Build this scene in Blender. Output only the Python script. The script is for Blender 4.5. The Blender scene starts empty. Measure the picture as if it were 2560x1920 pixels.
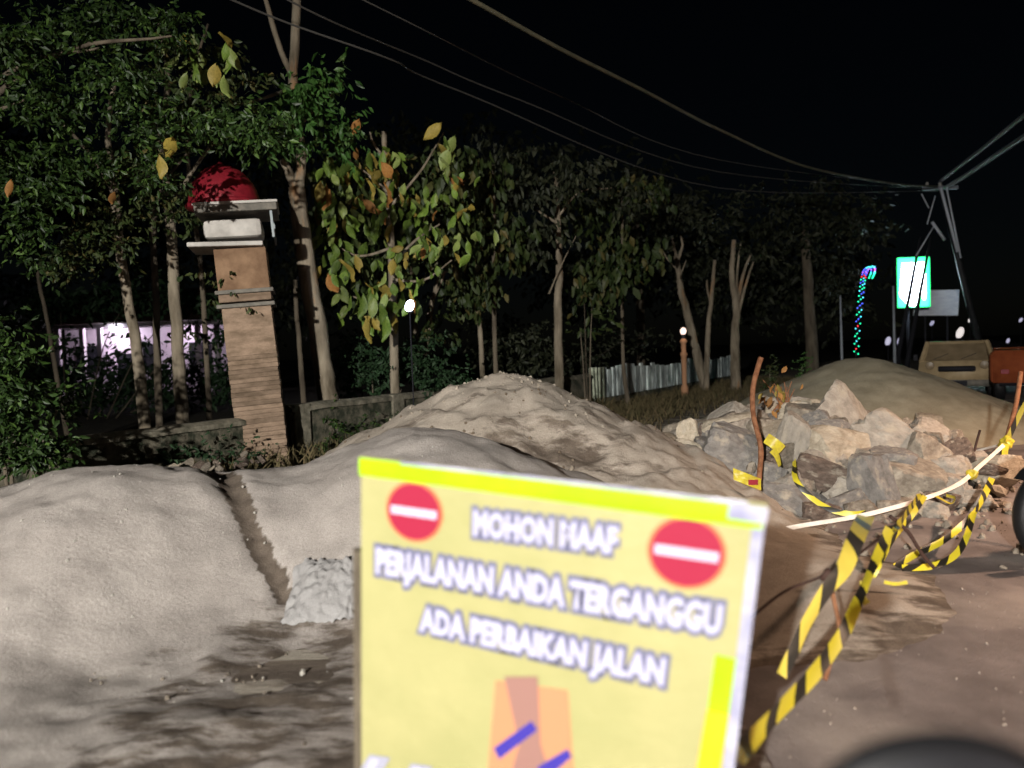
import bpy, bmesh, math, random
from math import radians as R, sin, cos, pi
from mathutils import Vector, Matrix, noise, Euler
random.seed(7)
C = bpy.context.scene.collection
sc = bpy.context.scene

# ------------------------------------------------------------------ camera
CAMZ = 1.55
cam_d = bpy.data.cameras.new('camera')
cam_d.sensor_width = 36; cam_d.lens = 36 * 1900 / 2560
cam_d.clip_start = 0.05; cam_d.clip_end = 3000
cam_d.dof.use_dof = True; cam_d.dof.focus_distance = 7.5; cam_d.dof.aperture_fstop = 1.2
cam = bpy.data.objects.new('camera', cam_d); C.objects.link(cam)
ROT = Matrix.Rotation(R(90 - 2.5), 3, 'X') @ Matrix.Rotation(R(-2.0), 3, 'Z')
cam.matrix_world = Matrix.Translation((0, 0, CAMZ)) @ ROT.to_4x4()
sc.camera = cam

# ------------------------------------------------------------------ world, sun, exposure
w = bpy.data.worlds.new('World'); sc.world = w; w.use_nodes = True
nt = w.node_tree; nt.nodes.clear()
o_ = nt.nodes.new('ShaderNodeOutputWorld'); b_ = nt.nodes.new('ShaderNodeBackground'); s_ = nt.nodes.new('ShaderNodeTexSky')
s_.sky_type = 'NISHITA'; s_.sun_disc = False; s_.sun_elevation = R(35); s_.sun_rotation = R(205)
b_.inputs['Strength'].default_value = 0.0003
nt.links.new(s_.outputs[0], b_.inputs[0]); nt.links.new(b_.outputs[0], o_.inputs[0])
sd = bpy.data.lights.new('fill_sun', 'SUN'); sd.energy = 0.035; sd.angle = R(3); sd.color = (0.95, 0.95, 1.0)  # faint lamp added as ambient fill; no moon is seen
so = bpy.data.objects.new('fill_sun', sd); C.objects.link(so)
so.rotation_euler = Vector((0.35, 0.75, -0.58)).to_track_quat('-Z', 'Y').to_euler()
sc.view_settings.view_transform = 'Standard'; sc.view_settings.look = 'None'
sc.view_settings.exposure = 0.0; sc.view_settings.gamma = 1; sc.view_settings.use_curve_mapping = False
sc.cycles.max_bounces = 5; sc.cycles.diffuse_bounces = 2; sc.cycles.glossy_bounces = 2
sc.cycles.use_denoising = True
WHITE_LAMP = 19000; SODIUM = 1450

# ------------------------------------------------------------------ helpers
def at(px, py, D):
    d = ROT @ Vector(((px - 1280) / 1900, -(py - 960) / 1900, -1))
    return Vector((0, 0, CAMZ)) + d * (D / d.y)
def ground(px, py, z=0):
    d = ROT @ Vector(((px - 1280) / 1900, -(py - 960) / 1900, -1))
    return Vector((0, 0, CAMZ)) + d * ((z - CAMZ) / d.z)
UD = Vector((0.5075, 0.8616, 0)); VD = Vector((-0.8616, 0.5075, 0))
def RD(u, v, z=0):            # road frame: u along the road, v to its left
    return UD * u + VD * v + Vector((0, 0, z))

def tag(o, label=None, cat=None, group=None, kind=None):
    if label: o['label'] = label
    if cat: o['category'] = cat
    if group: o['group'] = group
    if kind: o['kind'] = kind
    return o
def thing(name, label, cat, loc=(0, 0, 0), group=None, rz=0):
    o = bpy.data.objects.new(name, None); C.objects.link(o); o.location = loc; o.rotation_euler = (0, 0, rz)
    o.empty_display_size = 0.1
    return tag(o, label, cat, group)
def mesh(name, verts, faces, m=None, parent=None, smooth=False, world=False):
    me = bpy.data.meshes.new(name); me.from_pydata([tuple(v) for v in verts], [], faces); me.update()
    if smooth: me.shade_smooth()
    o = bpy.data.objects.new(name, me); C.objects.link(o)
    if m: me.materials.append(m)
    if parent:
        o.parent = parent
        if world: o.matrix_parent_inverse = parent_inv(parent)
    return o
def parent_inv(p):
    M = Matrix.LocRotScale(p.location, p.rotation_euler, p.scale)
    if p.parent: M = parent_inv(p.parent).inverted() @ M
    return M.inverted()
def obj(name, bm, m=None, parent=None, smooth=False, world=False):
    me = bpy.data.meshes.new(name); bmesh.ops.recalc_face_normals(bm, faces=bm.faces); bm.to_mesh(me); bm.free()
    if smooth:
        me.shade_smooth()
    if m: me.materials.append(m)
    o = bpy.data.objects.new(name, me); C.objects.link(o)
    if parent:
        o.parent = parent
        if world: o.matrix_parent_inverse = parent_inv(parent)
    return o
def box(bm, c, s, rot=None, bev=0.0):
    M = Matrix.Translation(c) @ (rot.to_4x4() if rot else Matrix.Identity(4)) @ Matrix.Diagonal((s[0], s[1], s[2], 1))
    r = bmesh.ops.create_cube(bm, size=1, matrix=M)
    if bev > 0:
        es = set(e for v in r['verts'] for e in v.link_edges)
        bmesh.ops.bevel(bm, geom=list(es), offset=bev, segments=2, affect='EDGES', profile=0.6)
    return bm
def tube(bm, pts, rads, seg=8, caps=True):
    pts = [Vector(p) for p in pts]
    if not hasattr(rads, '__len__'): rads = [rads] * len(pts)
    rings = []; up = None
    for i, p in enumerate(pts):
        t = (pts[min(i + 1, len(pts) - 1)] - pts[max(i - 1, 0)]).normalized()
        if up is None: up = t.orthogonal().normalized()
        up = (up - t * up.dot(t)).normalized(); sdv = t.cross(up)
        rings.append([bm.verts.new(p + (up * cos(a) + sdv * sin(a)) * rads[i]) for a in [2 * pi * k / seg for k in range(seg)]])
    for a, b in zip(rings, rings[1:]):
        for k in range(seg): bm.faces.new((a[k], a[(k + 1) % seg], b[(k + 1) % seg], b[k]))
    if caps: bm.faces.new(rings[0][::-1]); bm.faces.new(rings[-1])
    return bm
def lathe(bm, prof, seg=24, M=Matrix.Identity(4)):
    rings = [[bm.verts.new(M @ Vector((r * cos(2 * pi * k / seg), r * sin(2 * pi * k / seg), z))) for k in range(seg)] for r, z in prof]
    for a, b in zip(rings, rings[1:]):
        for k in range(seg): bm.faces.new((a[k], a[(k + 1) % seg], b[(k + 1) % seg], b[k]))
    bm.faces.new(rings[0][::-1]); bm.faces.new(rings[-1])
    return bm
def smooth_path(pts, n=6):
    pts = [Vector(p) for p in pts]; out = []
    P = [pts[0] * 2 - pts[1]] + pts + [pts[-1] * 2 - pts[-2]]
    for i in range(1, len(P) - 2):
        for k in range(n):
            t = k / n; a, b, c, d = P[i - 1], P[i], P[i + 1], P[i + 2]
            out.append(0.5 * ((2 * b) + (c - a) * t + (2 * a - 5 * b + 4 * c - d) * t * t + (3 * b - 3 * c + d - a) * t ** 3))
    out.append(pts[-1]); return out
def fbm(x, y, z=0, o=4, s=1.0):
    return noise.fractal(Vector((x * s, y * s, z)), 1.0, 2.0, o, noise_basis='PERLIN_ORIGINAL')
def sst(a, b, x):
    t = max(0, min(1, (x - a) / (b - a))); return t * t * (3 - 2 * t)

# ------------------------------------------------------------------ materials
def mat(name, c1, c2=None, rough=0.85, scale=4.0, detail=6, bump=0.0, bscale=None, stretch=None, metal=0, spec=0.3,
        emit=None, estr=0, island=False, objrand=0.0, lo=0.35, hi=0.65, trans=0.0, coord='Object', c3=None, s3=1.0, lo3=.5, hi3=.62):
    m = bpy.data.materials.new(name); m.use_nodes = True; t = m.node_tree; N = t.nodes; L = t.links
    p = N['Principled BSDF']; p.inputs['Roughness'].default_value = rough; p.inputs['Metallic'].default_value = metal
    p.inputs['Specular IOR Level'].default_value = spec
    tc = N.new('ShaderNodeTexCoord'); co = tc.outputs[coord]
    if stretch:
        mp = N.new('ShaderNodeMapping'); mp.inputs['Scale'].default_value = stretch[:3]
        if len(stretch) > 3: mp.inputs['Rotation'].default_value = (0, 0, stretch[3])
        L.new(co, mp.inputs[0]); co = mp.outputs[0]
    col = None
    if c2 is not None:
        if island:
            g = N.new('ShaderNodeNewGeometry'); fac = g.outputs['Random Per Island']
        else:
            nz = N.new('ShaderNodeTexNoise'); nz.inputs['Scale'].default_value = scale; nz.inputs['Detail'].default_value = detail
            nz.inputs['Roughness'].default_value = 0.62
            L.new(co, nz.inputs['Vector']); fac = nz.outputs['Fac']
        r = N.new('ShaderNodeValToRGB'); L.new(fac, r.inputs[0])
        if isinstance(c2, list):
            cs = [c1] + c2; r.color_ramp.elements[0].position = 0; r.color_ramp.elements[0].color = (*c1, 1)
            r.color_ramp.elements[1].position = 1; r.color_ramp.elements[1].color = (*cs[-1], 1)
            for i, c in enumerate(cs[1:-1]):
                e = r.color_ramp.elements.new((i + 1) / (len(cs) - 1)); e.color = (*c, 1)
        else:
            r.color_ramp.elements[0].position = lo; r.color_ramp.elements[0].color = (*c1, 1)
            r.color_ramp.elements[1].position = hi; r.color_ramp.elements[1].color = (*c2, 1)
        col = r.outputs[0]
    if c3 is not None:
        nz3 = N.new('ShaderNodeTexNoise'); nz3.inputs['Scale'].default_value = s3; nz3.inputs['Detail'].default_value = 5
        L.new(co, nz3.inputs['Vector'])
        r3 = N.new('ShaderNodeMapRange'); r3.inputs[1].default_value = lo3; r3.inputs[2].default_value = hi3
        L.new(nz3.outputs['Fac'], r3.inputs[0])
        mx = N.new('ShaderNodeMix'); mx.data_type = 'RGBA'; L.new(r3.outputs[0], mx.inputs[0])
        L.new(col, mx.inputs[6]); mx.inputs[7].default_value = (*c3, 1); col = mx.outputs[2]
    if objrand > 0:
        oi = N.new('ShaderNodeObjectInfo'); mr = N.new('ShaderNodeMapRange')
        mr.inputs[3].default_value = 1 - objrand; mr.inputs[4].default_value = 1 + objrand
        L.new(oi.outputs['Random'], mr.inputs[0])
        hs = N.new('ShaderNodeHueSaturation'); L.new(mr.outputs[0], hs.inputs['Value'])
        if col: L.new(col, hs.inputs['Color'])
        else: hs.inputs['Color'].default_value = (*c1, 1)
        col = hs.outputs[0]
    if col: L.new(col, p.inputs['Base Color'])
    else: p.inputs['Base Color'].default_value = (*c1, 1)
    if bump > 0:
        bn = N.new('ShaderNodeTexNoise'); bn.inputs['Scale'].default_value = bscale or scale * 6; bn.inputs['Detail'].default_value = 8
        bn.inputs['Roughness'].default_value = 0.7
        L.new(co, bn.inputs['Vector']); bp = N.new('ShaderNodeBump'); bp.inputs['Strength'].default_value = 1
        bp.inputs['Distance'].default_value = bump; L.new(bn.outputs['Fac'], bp.inputs['Height']); L.new(bp.outputs[0], p.inputs['Normal'])
    if emit: p.inputs['Emission Color'].default_value = (*emit, 1); p.inputs['Emission Strength'].default_value = estr
    return m

M = {}
M['soil'] = mat('soil', (.085, .065, .050), (.17, .135, .105), scale=2.6, bump=.03, bscale=14, c3=(.36, .32, .265), s3=2.0, lo3=.49, hi3=.57, stretch=(.6, 2.8, 1, -.55), rough=.95)
M['streak'] = mat('brown_streak', (.085, .065, .055), (.17, .135, .11), scale=9, bump=.02, bscale=30, rough=.9)  # spare darker brown for the gully strip
M['garden'] = mat('garden_soil', (.018, .016, .010), (.05, .04, .025), scale=3, bump=.03, bscale=20, rough=1)
M['asphalt'] = mat('dusty_asphalt', (.118, .098, .093), (.225, .192, .182), scale=2.2, bump=.008, bscale=60, rough=.6, c3=(.29, .25, .225), s3=1.1, lo3=.5, hi3=.68, spec=.4)
M['sand'] = mat('sand', (.29, .268, .235), (.42, .395, .355), scale=2.2, bump=.008, bscale=120, rough=.95, lo=.3, hi=.7)
M['sand_coarse'] = mat('coarse_sand', (.25, .215, .17), (.43, .375, .305), scale=3, bump=.02, bscale=30, rough=.95, lo=.35, hi=.62, c3=(.15, .115, .082), s3=1.0, lo3=.45, hi3=.53)
M['sand_far'] = mat('grey_sand', (.26, .225, .155), (.37, .33, .24), scale=2.5, bump=.012, bscale=40, rough=.95)
M['dustspill'] = mat('spilled_sand', (.20, .165, .13), (.36, .31, .25), scale=3, bump=.006, bscale=80, rough=.95)
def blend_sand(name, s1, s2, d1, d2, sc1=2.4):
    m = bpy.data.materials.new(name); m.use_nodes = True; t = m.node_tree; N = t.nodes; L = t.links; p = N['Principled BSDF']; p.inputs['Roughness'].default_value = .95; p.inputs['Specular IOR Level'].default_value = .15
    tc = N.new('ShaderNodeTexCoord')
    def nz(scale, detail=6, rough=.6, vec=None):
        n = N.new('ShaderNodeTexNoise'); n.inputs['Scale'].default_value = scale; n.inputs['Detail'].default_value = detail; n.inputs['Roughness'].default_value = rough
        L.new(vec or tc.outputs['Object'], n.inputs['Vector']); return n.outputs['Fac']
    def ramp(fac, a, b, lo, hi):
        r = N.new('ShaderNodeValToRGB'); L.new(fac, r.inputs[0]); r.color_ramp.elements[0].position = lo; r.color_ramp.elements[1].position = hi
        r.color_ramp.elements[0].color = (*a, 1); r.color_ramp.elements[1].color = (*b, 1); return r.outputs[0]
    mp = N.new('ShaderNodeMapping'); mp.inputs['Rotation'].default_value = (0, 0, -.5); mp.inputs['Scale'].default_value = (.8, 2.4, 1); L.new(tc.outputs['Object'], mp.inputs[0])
    at_ = N.new('ShaderNodeAttribute'); at_.attribute_name = 'soil'  # weights the darker brown: soil under thin sand, gully strip, hollow patch
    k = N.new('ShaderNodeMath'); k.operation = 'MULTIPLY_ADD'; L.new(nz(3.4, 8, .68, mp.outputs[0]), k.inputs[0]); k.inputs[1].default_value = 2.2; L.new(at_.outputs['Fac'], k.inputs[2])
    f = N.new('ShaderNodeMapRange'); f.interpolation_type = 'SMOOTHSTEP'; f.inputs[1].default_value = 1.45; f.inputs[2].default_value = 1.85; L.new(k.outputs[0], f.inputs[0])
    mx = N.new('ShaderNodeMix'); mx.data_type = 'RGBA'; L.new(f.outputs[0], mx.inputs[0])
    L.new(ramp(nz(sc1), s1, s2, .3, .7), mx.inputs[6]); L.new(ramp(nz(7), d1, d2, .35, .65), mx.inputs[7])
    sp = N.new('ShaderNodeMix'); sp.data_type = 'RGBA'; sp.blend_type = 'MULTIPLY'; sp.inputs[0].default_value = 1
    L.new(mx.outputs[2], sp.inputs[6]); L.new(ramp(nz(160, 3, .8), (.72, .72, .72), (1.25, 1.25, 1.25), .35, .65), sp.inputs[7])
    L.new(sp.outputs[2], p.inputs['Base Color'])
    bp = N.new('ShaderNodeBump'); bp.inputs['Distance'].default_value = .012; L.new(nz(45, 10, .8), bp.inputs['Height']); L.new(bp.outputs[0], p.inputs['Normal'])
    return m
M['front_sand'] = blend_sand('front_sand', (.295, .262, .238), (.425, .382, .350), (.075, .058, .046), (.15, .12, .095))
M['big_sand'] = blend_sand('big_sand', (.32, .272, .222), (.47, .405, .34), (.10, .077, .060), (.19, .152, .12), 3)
M['wall'] = mat('mossy_wall', (.035, .04, .025), (.17, .15, .11), scale=5, bump=.02, bscale=30, rough=.95, lo=.42, hi=.62)
M['cope'] = mat('weathered_coping', (.09, .085, .06), (.28, .25, .19), scale=7, bump=.012, bscale=40, rough=.95)
M['fence'] = mat('streaked_white_paint', (.12, .14, .14), (.66, .74, .72), scale=6, bump=.004, stretch=(1, 1, .25), rough=.8, objrand=.35, lo=.38, hi=.58)
M['fpost'] = mat('pale_post', (.25, .28, .2), (.6, .65, .5), scale=6, rough=.8)
M['neck'] = mat('orange_plaster', (.17, .10, .058), (.28, .175, .105), scale=5, bump=.008, rough=.9)
M['pillar'] = mat('brown_plaster', (.15, .105, .07), (.29, .205, .145), scale=5, bump=.012, bscale=26, rough=.9, stretch=(1, 1, 2.2), objrand=.22)
M['pillar_rim'] = mat('grey_cement', (.12, .115, .10), (.22, .2, .17), scale=8, bump=.006, rough=.9)
M['white'] = mat('dirty_white', (.38, .36, .33), (.56, .53, .49), scale=4, rough=.7)
M['grey'] = mat('grey_metal', (.22, .25, .26), rough=.5, metal=.3)
M['red'] = mat('red_paint', (.17, .010, .018), (.28, .016, .028), scale=5, rough=.45, bump=.01, bscale=14)
for n, a, b in (('rock_grey', (.15, .138, .128), (.265, .245, .225)), ('rock_tan', (.30, .25, .185), (.50, .43, .335)),
                ('rock_dark', (.09, .065, .052), (.20, .15, .12)), ('rock_pale', (.26, .228, .192), (.40, .355, .30)), ('rock_brown', (.17, .14, .11), (.31, .265, .21))):
    M[n] = mat(n, a, b, scale=5, bump=.02, bscale=16, rough=.88, objrand=.22, c3=(.40, .35, .28), s3=3.2, lo3=.55, hi3=.7)
M['bark'] = mat('pale_bark', (.11, .088, .06), (.32, .27, .20), scale=5, bump=.02, bscale=18, stretch=(1, 1, .25), rough=.95, c3=(.33, .17, .07), s3=3, lo3=.6, hi3=.7)
M['bark_dark'] = mat('dark_bark', (.07, .055, .04), (.17, .14, .10), scale=5, bump=.02, bscale=18, stretch=(1, 1, .25), rough=.95)
M['leaf_green'] = mat('teak_leaf_green', (.065, .12, .015), (.12, .175, .03), scale=9, rough=.55, objrand=.5)
M['leaf_pale'] = mat('teak_leaf_pale', (.13, .18, .04), (.19, .23, .07), scale=9, rough=.5, objrand=.4)
M['leaf_yellow'] = mat('teak_leaf_yellow', (.18, .14, .025), (.26, .195, .04), scale=9, rough=.6, objrand=.4)
M['leaf_orange'] = mat('teak_leaf_orange', (.20, .085, .02), (.27, .13, .035), scale=9, rough=.7, objrand=.35)
M['fol_mix'] = mat('mixed_foliage', (.014, .024, .006), [(.035, .052, .012), (.02, .034, .009), (.06, .075, .022), (.02, .034, .009), (.024, .04, .01), (.10, .08, .025)], island=True, rough=.55)
M['fol_green'] = mat('green_foliage', (.008, .018, .004), [(.020, .042, .007), (.010, .022, .005), (.026, .055, .009), (.010, .022, .005), (.06, .11, .02), (.012, .030, .006), (.016, .036, .007)], island=True, rough=.5)
M['fol_dark'] = mat('dark_foliage', (.010, .026, .010), [(.02, .05, .018), (.014, .032, .012), (.03, .06, .025)], island=True, rough=.6)
M['fol_bright'] = mat('bright_foliage', (.025, .07, .014), [(.06, .14, .03), (.03, .08, .016), (.09, .16, .05)], island=True, rough=.45)
M['fol_far'] = mat('far_foliage', (.010, .013, .006), [(.020, .025, .012), (.012, .015, .007), (.045, .05, .026), (.010, .013, .006)], island=True, rough=.6)
M['grass'] = mat('dry_grass', (.06, .055, .025), [(.13, .10, .05), (.08, .07, .03), (.18, .13, .07)], island=True, rough=.9)
M['board'] = mat('sign_yellow', (.275, .265, .115), (.33, .305, .14), scale=2.5, bump=.012, bscale=3.5, rough=.45, spec=.4)
M['lime'] = mat('lime_reflective_tape', (.25, .46, .002), (.30, .52, .004), scale=6, rough=.3, spec=.5)
M['amber'] = mat('amber_reflective_tape', (.55, .40, .01), (.62, .30, .02), scale=5, rough=.3)
M['silver'] = mat('silver_tape', (.42, .42, .50), (.22, .22, .32), scale=9, rough=.25)
M['signred'] = mat('sign_red', (.26, .015, .04), rough=.4)
M['signedge'] = mat('sign_red_halo', (.42, .13, .06), rough=.4)
M['print_white'] = mat('print_white', (.38, .375, .49), rough=.4)
M['print_navy'] = mat('print_navy', (.11, .11, .185), rough=.4)
M['print_blue'] = mat('print_blue', (.04, .03, .25), rough=.4)
M['print_orange'] = mat('print_orange', (.42, .19, .10), rough=.4)
M['print_brown'] = mat('print_brown', (.24, .13, .11), rough=.4)
M['print_slate'] = mat('print_slate', (.27, .27, .34), rough=.4)
M['black'] = mat('black_plastic', (.006, .006, .007), rough=.55, spec=.25)
M['rubber'] = mat('rubber', (.010, .010, .011), rough=.5, bump=.002, scale=30)
M['rim'] = mat('rim_metal', (.28, .28, .30), rough=.35, metal=.9)
M['rust'] = mat('rust', (.13, .05, .022), (.26, .12, .06), scale=20, bump=.004, rough=.9)
M['wire'] = mat('dark_wire', (.045, .022, .016), rough=.8)
M['cable'] = mat('cable_sheath', (.075, .075, .05), (.13, .12, .08), scale=3, rough=.6)
M['cable_dim'] = mat('thin_cable_sheath', (.05, .048, .044), rough=.7)
M['cable_blue'] = mat('cable_grey', (.34, .38, .41), rough=.6)
M['pole'] = mat('steel_pole', (.26, .28, .32), (.36, .39, .44), scale=3, rough=.6)
M['sack'] = mat('white_sack', (.25, .24, .235), (.31, .30, .295), scale=5, rough=.6, bump=.01, bscale=25)
M['van'] = mat('tan_van_paint', (.30, .22, .12), (.42, .32, .19), scale=4, rough=.5)
M['vanglass'] = mat('dusty_glass', (.16, .12, .07), (.24, .18, .11), scale=3, rough=.3)
M['orange_truck'] = mat('orange_paint', (.24, .055, .02), (.33, .085, .03), scale=5, rough=.5)
M['house'] = mat('house_wall', (.66, .56, .62), (.76, .68, .74), scale=1, rough=.8)
M['roof'] = mat('roof_tile', (.05, .025, .02), (.09, .045, .03), scale=3, rough=.9)
M['dark'] = mat('unlit_dark', (.015, .015, .02), rough=.8)
M['board2'] = mat('grey_banner', (.62, .66, .76), (.80, .83, .90), scale=2.5, rough=.7, stretch=(1, 1, 3))
M['em_tube'] = mat('lamp_white', (1, 1, 1), emit=(.85, .88, 1), estr=22)
M['em_bulb'] = mat('lamp_blue_white', (1, 1, 1), emit=(.72, .80, 1), estr=25)
M['em_globe'] = mat('globe_pink', (1, .8, .7), emit=(1, .72, .60), estr=1.3)
M['em_far'] = mat('far_glow', (1, 1, 1), emit=(.62, .60, .85), estr=.6)
M['em_cream'] = mat('far_lamp_cream', (1, 1, 1), emit=(.9, .82, .78), estr=.9)
M['em_sign'] = mat('sign_face_lit', (1, 1, 1), emit=(.86, 1, .97), estr=1.5)
M['em_green'] = mat('sign_green_lit', (0, .25, .05), emit=(0, .60, .12), estr=.7)
M['em_sodium'] = mat('sodium_lens', (1, .6, .3), emit=(1, .45, .15), estr=12)
for n, c in (('g', (.02, 1, .45)), ('b', (.08, .12, 1)), ('p', (.45, .15, 1)), ('r', (1, .04, .05)), ('c', (.1, .8, 1))):
    M['em_' + n] = mat('festoon_' + n, c, emit=c, estr=2.4)

def stripe_mat(name, y, k, period, slant=.7):
    m = bpy.data.materials.new(name); m.use_nodes = True; t = m.node_tree; N = t.nodes; L = t.links; p = N['Principled BSDF']
    p.inputs['Roughness'].default_value = .38; p.inputs['Specular IOR Level'].default_value = .5
    uv = N.new('ShaderNodeTexCoord'); sp = N.new('ShaderNodeSeparateXYZ'); L.new(uv.outputs['UV'], sp.inputs[0])
    a = N.new('ShaderNodeMath'); a.operation = 'MULTIPLY_ADD'; L.new(sp.outputs[1], a.inputs[0]); a.inputs[1].default_value = slant * period; L.new(sp.outputs[0], a.inputs[2])
    b = N.new('ShaderNodeMath'); b.operation = 'DIVIDE'; L.new(a.outputs[0], b.inputs[0]); b.inputs[1].default_value = period
    c = N.new('ShaderNodeMath'); c.operation = 'FRACT'; L.new(b.outputs[0], c.inputs[0])
    d = N.new('ShaderNodeMath'); d.operation = 'GREATER_THAN'; L.new(c.outputs[0], d.inputs[0]); d.inputs[1].default_value = .60
    mx = N.new('ShaderNodeMix'); mx.data_type = 'RGBA'; L.new(d.outputs[0], mx.inputs[0])
    mx.inputs[6].default_value = (*y, 1); mx.inputs[7].default_value = (*k, 1); L.new(mx.outputs[2], p.inputs['Base Color'])
    return m
M['tape'] = stripe_mat('hazard_tape', (.60, .50, .03), (.018, .016, .012), .27, .35)
M['tape_old'] = stripe_mat('hazard_tape_old', (.52, .40, .06), (.03, .025, .02), .30, .35)
M['tape_glare'] = mat('sheeny_tape', (.72, .62, .52), (.85, .78, .70), scale=12, rough=.25)  # glare on the tape put into its pale colour
M['tape_yellow'] = mat('yellow_tape_scrap', (.55, .46, .03), (.40, .30, .04), scale=20, rough=.4)

def ribbon(name, pts, wd, m, twist=0.5, seed=0, facing=None, n=8, parent=None):
    rnd = random.Random(seed)
    P = smooth_path(pts, n); vs = []; fs = []; us = []; L = 0
    ph = rnd.uniform(0, 6)
    for i, p in enumerate(P):
        t = (P[min(i + 1, len(P) - 1)] - P[max(i - 1, 0)]).normalized()
        if i: L += (p - P[i - 1]).length
        view = (Vector((0, 0, CAMZ)) - p).normalized() if facing is None else Vector(facing)
        a = t.cross(view)
        if a.length < 1e-3: a = t.orthogonal()
        a.normalize(); b = t.cross(a)
        ang = twist * sin(L * 3.1 + ph) + 0.5 * twist * sin(L * 7.3 + ph * 2)
        s = a * cos(ang) + b * sin(ang)
        ww = wd if not hasattr(wd, '__len__') else wd[0] + (wd[1] - wd[0]) * i / (len(P) - 1)
        c = p + b * .15 * ww * sin(ang * 2)
        vs += [p - s * ww / 2, c, p + s * ww / 2]; us += [(L, 0), (L, .5), (L, 1)]
    for i in range(len(P) - 1):
        k = 3 * i; fs += [(k, k + 1, k + 4, k + 3), (k + 1, k + 2, k + 5, k + 4)]
    o = mesh(name, vs, fs, m, parent, smooth=True)
    uvl = o.data.uv_layers.new(name='UVMap')
    for lp in o.data.loops: uvl.data[lp.index].uv = us[lp.vertex_index]
    return o

# ------------------------------------------------------------------ ground, road
def sheet(name, u0, u1, v0, v1, z, m, nu=2, nv=2, wav=0, seed=0):
    vs = []; fs = []
    for i in range(nu + 1):
        for j in range(nv + 1):
            u = u0 + (u1 - u0) * i / nu; v = v0 + (v1 - v0) * j / nv
            if wav and j == nv: v += wav * fbm(u, seed, 0, 3, .7) * 2
            vs.append(RD(u, v, z))
    for i in range(nu):
        for j in range(nv):
            a = i * (nv + 1) + j; fs.append((a, a + nv + 1, a + nv + 2, a + 1))
    return mesh(name, vs, fs, m)
tag(sheet('ground', -600, 900, -700, 700, 0, M['garden']), kind='structure')
tag(sheet('soil_verge', -30, 60, .4, 8.0, .006, M['soil'], 90, 4), kind='structure')
tag(sheet('road', -200, 700, -7.5, 1.35, .012, M['asphalt'], 1800, 2, .35, 3), kind='structure')

# sand piles as height fields -------------------------------------------------
def pile(name, x0, x1, y0, y1, res, hf, m, label, cut=-.02):
    nx = int((x1 - x0) / res); ny = int((y1 - y0) / res); idx = {}; vs = []; fs = []
    H = [[hf(x0 + i * res, y0 + j * res) for j in range(ny + 1)] for i in range(nx + 1)]
    for i in range(nx):
        for j in range(ny):
            q = [(i, j), (i + 1, j), (i + 1, j + 1), (i, j + 1)]
            if max(H[a][b] for a, b in q) < cut: continue
            f = []
            for a, b in q:
                if (a, b) not in idx:
                    idx[(a, b)] = len(vs); vs.append((x0 + a * res, y0 + b * res, H[a][b]))
                f.append(idx[(a, b)])
            fs.append(f)
    o = mesh(name, vs, fs, m, smooth=True)
    return tag(o, label, 'sand pile', 'sand piles along the road')
def cone(x, y, cx, cy, zp, k, r0, sx=1, sy=1, ang=0):
    dx, dy = x - cx, y - cy; c, s = cos(ang), sin(ang); a, b = (dx * c + dy * s) / sx, (-dx * s + dy * c) / sy
    return zp + k * r0 - k * math.sqrt(a * a + b * b + r0 * r0)
def smax(a, b, k=.12):
    h = max(k - abs(a - b), 0) / k; return max(a, b) + h * h * k * .25
def hA(x, y):
    h = cone(x, y, -2.75, 5.25, .86, .62 if y > 5.25 else .50, .55, 1.2, 1.0) + 0
    h -= .55 * math.exp(-((x + 1.55) / .80) ** 2 - ((y - 3.75) / .85) ** 2)
    h = smax(h, cone(x, y, -1.95, 5.5, .74, .62, .3), .2)
    h += .05 * fbm(x, y, 3, 4, 1.3) + .022 * fbm(x, y, 1, 4, 4) + .007 * fbm(x, y, 1, 2, 14)
    # gully between the two front mounds
    return h
def hB(x, y):
    h = cone(x, y, -.72, 5.75, .98, .60, .45, 1.15, 1.0) - .55 * math.exp(-((x + 1.55) / .80) ** 2 - ((y - 3.75) / .85) ** 2)
    h += .05 * fbm(x, y, 8, 4, 1.4) + .022 * fbm(x, y, 4, 4, 4) + .007 * fbm(x, y, 4, 2, 14)
    return h
def hC(x, y):
    h = cone(x, y, -.12, 7.5, 1.30, .52, .42)
    d = math.hypot(x + .12, y - 7.5); a = math.atan2(y - 7.5, x + .12)
    # slumped terraces and run-off furrows
    h += .05 * abs(fbm(x, y, 1.5, 4, 1.5)) + .045 * fbm(x, y, 2, 5, 2.6) + .02 * fbm(x, y, 2, 4, 9)
    st = (d + .25 * fbm(x, y, 6, 2, 1.2)) * 1.9
    h += .05 * (sst(.55, .8, st % 1.0) - (st % 1.0)) * sst(.2, .6, d)
    h = smax(h, cone(x, y, 1.15, 4.95, .20, .17, .4) + .03 * fbm(x, y, 7, 4, 1.6), .2)
    # dug-out hollow facing the road
    q = ((x - .25) / .85) ** 2 + ((y - 6.15) / .42) ** 2
    h -= .16 * math.exp(-q * q)
    return h
def hD(x, y):
    h = cone(x, y, 6.0, 13.0, 1.22, .50, .45, 1.1, .95, -.15)
    return h + .05 * fbm(x, y, 5, 4, 1.1) + .012 * fbm(x, y, 3, 3, 6)
GUL = [(q.x, q.y) for q in (at(545, 1180, 5.6), at(580, 1240, 5.2), at(620, 1330, 4.85), at(665, 1400, 4.6), at(712, 1470, 4.4))]
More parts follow.
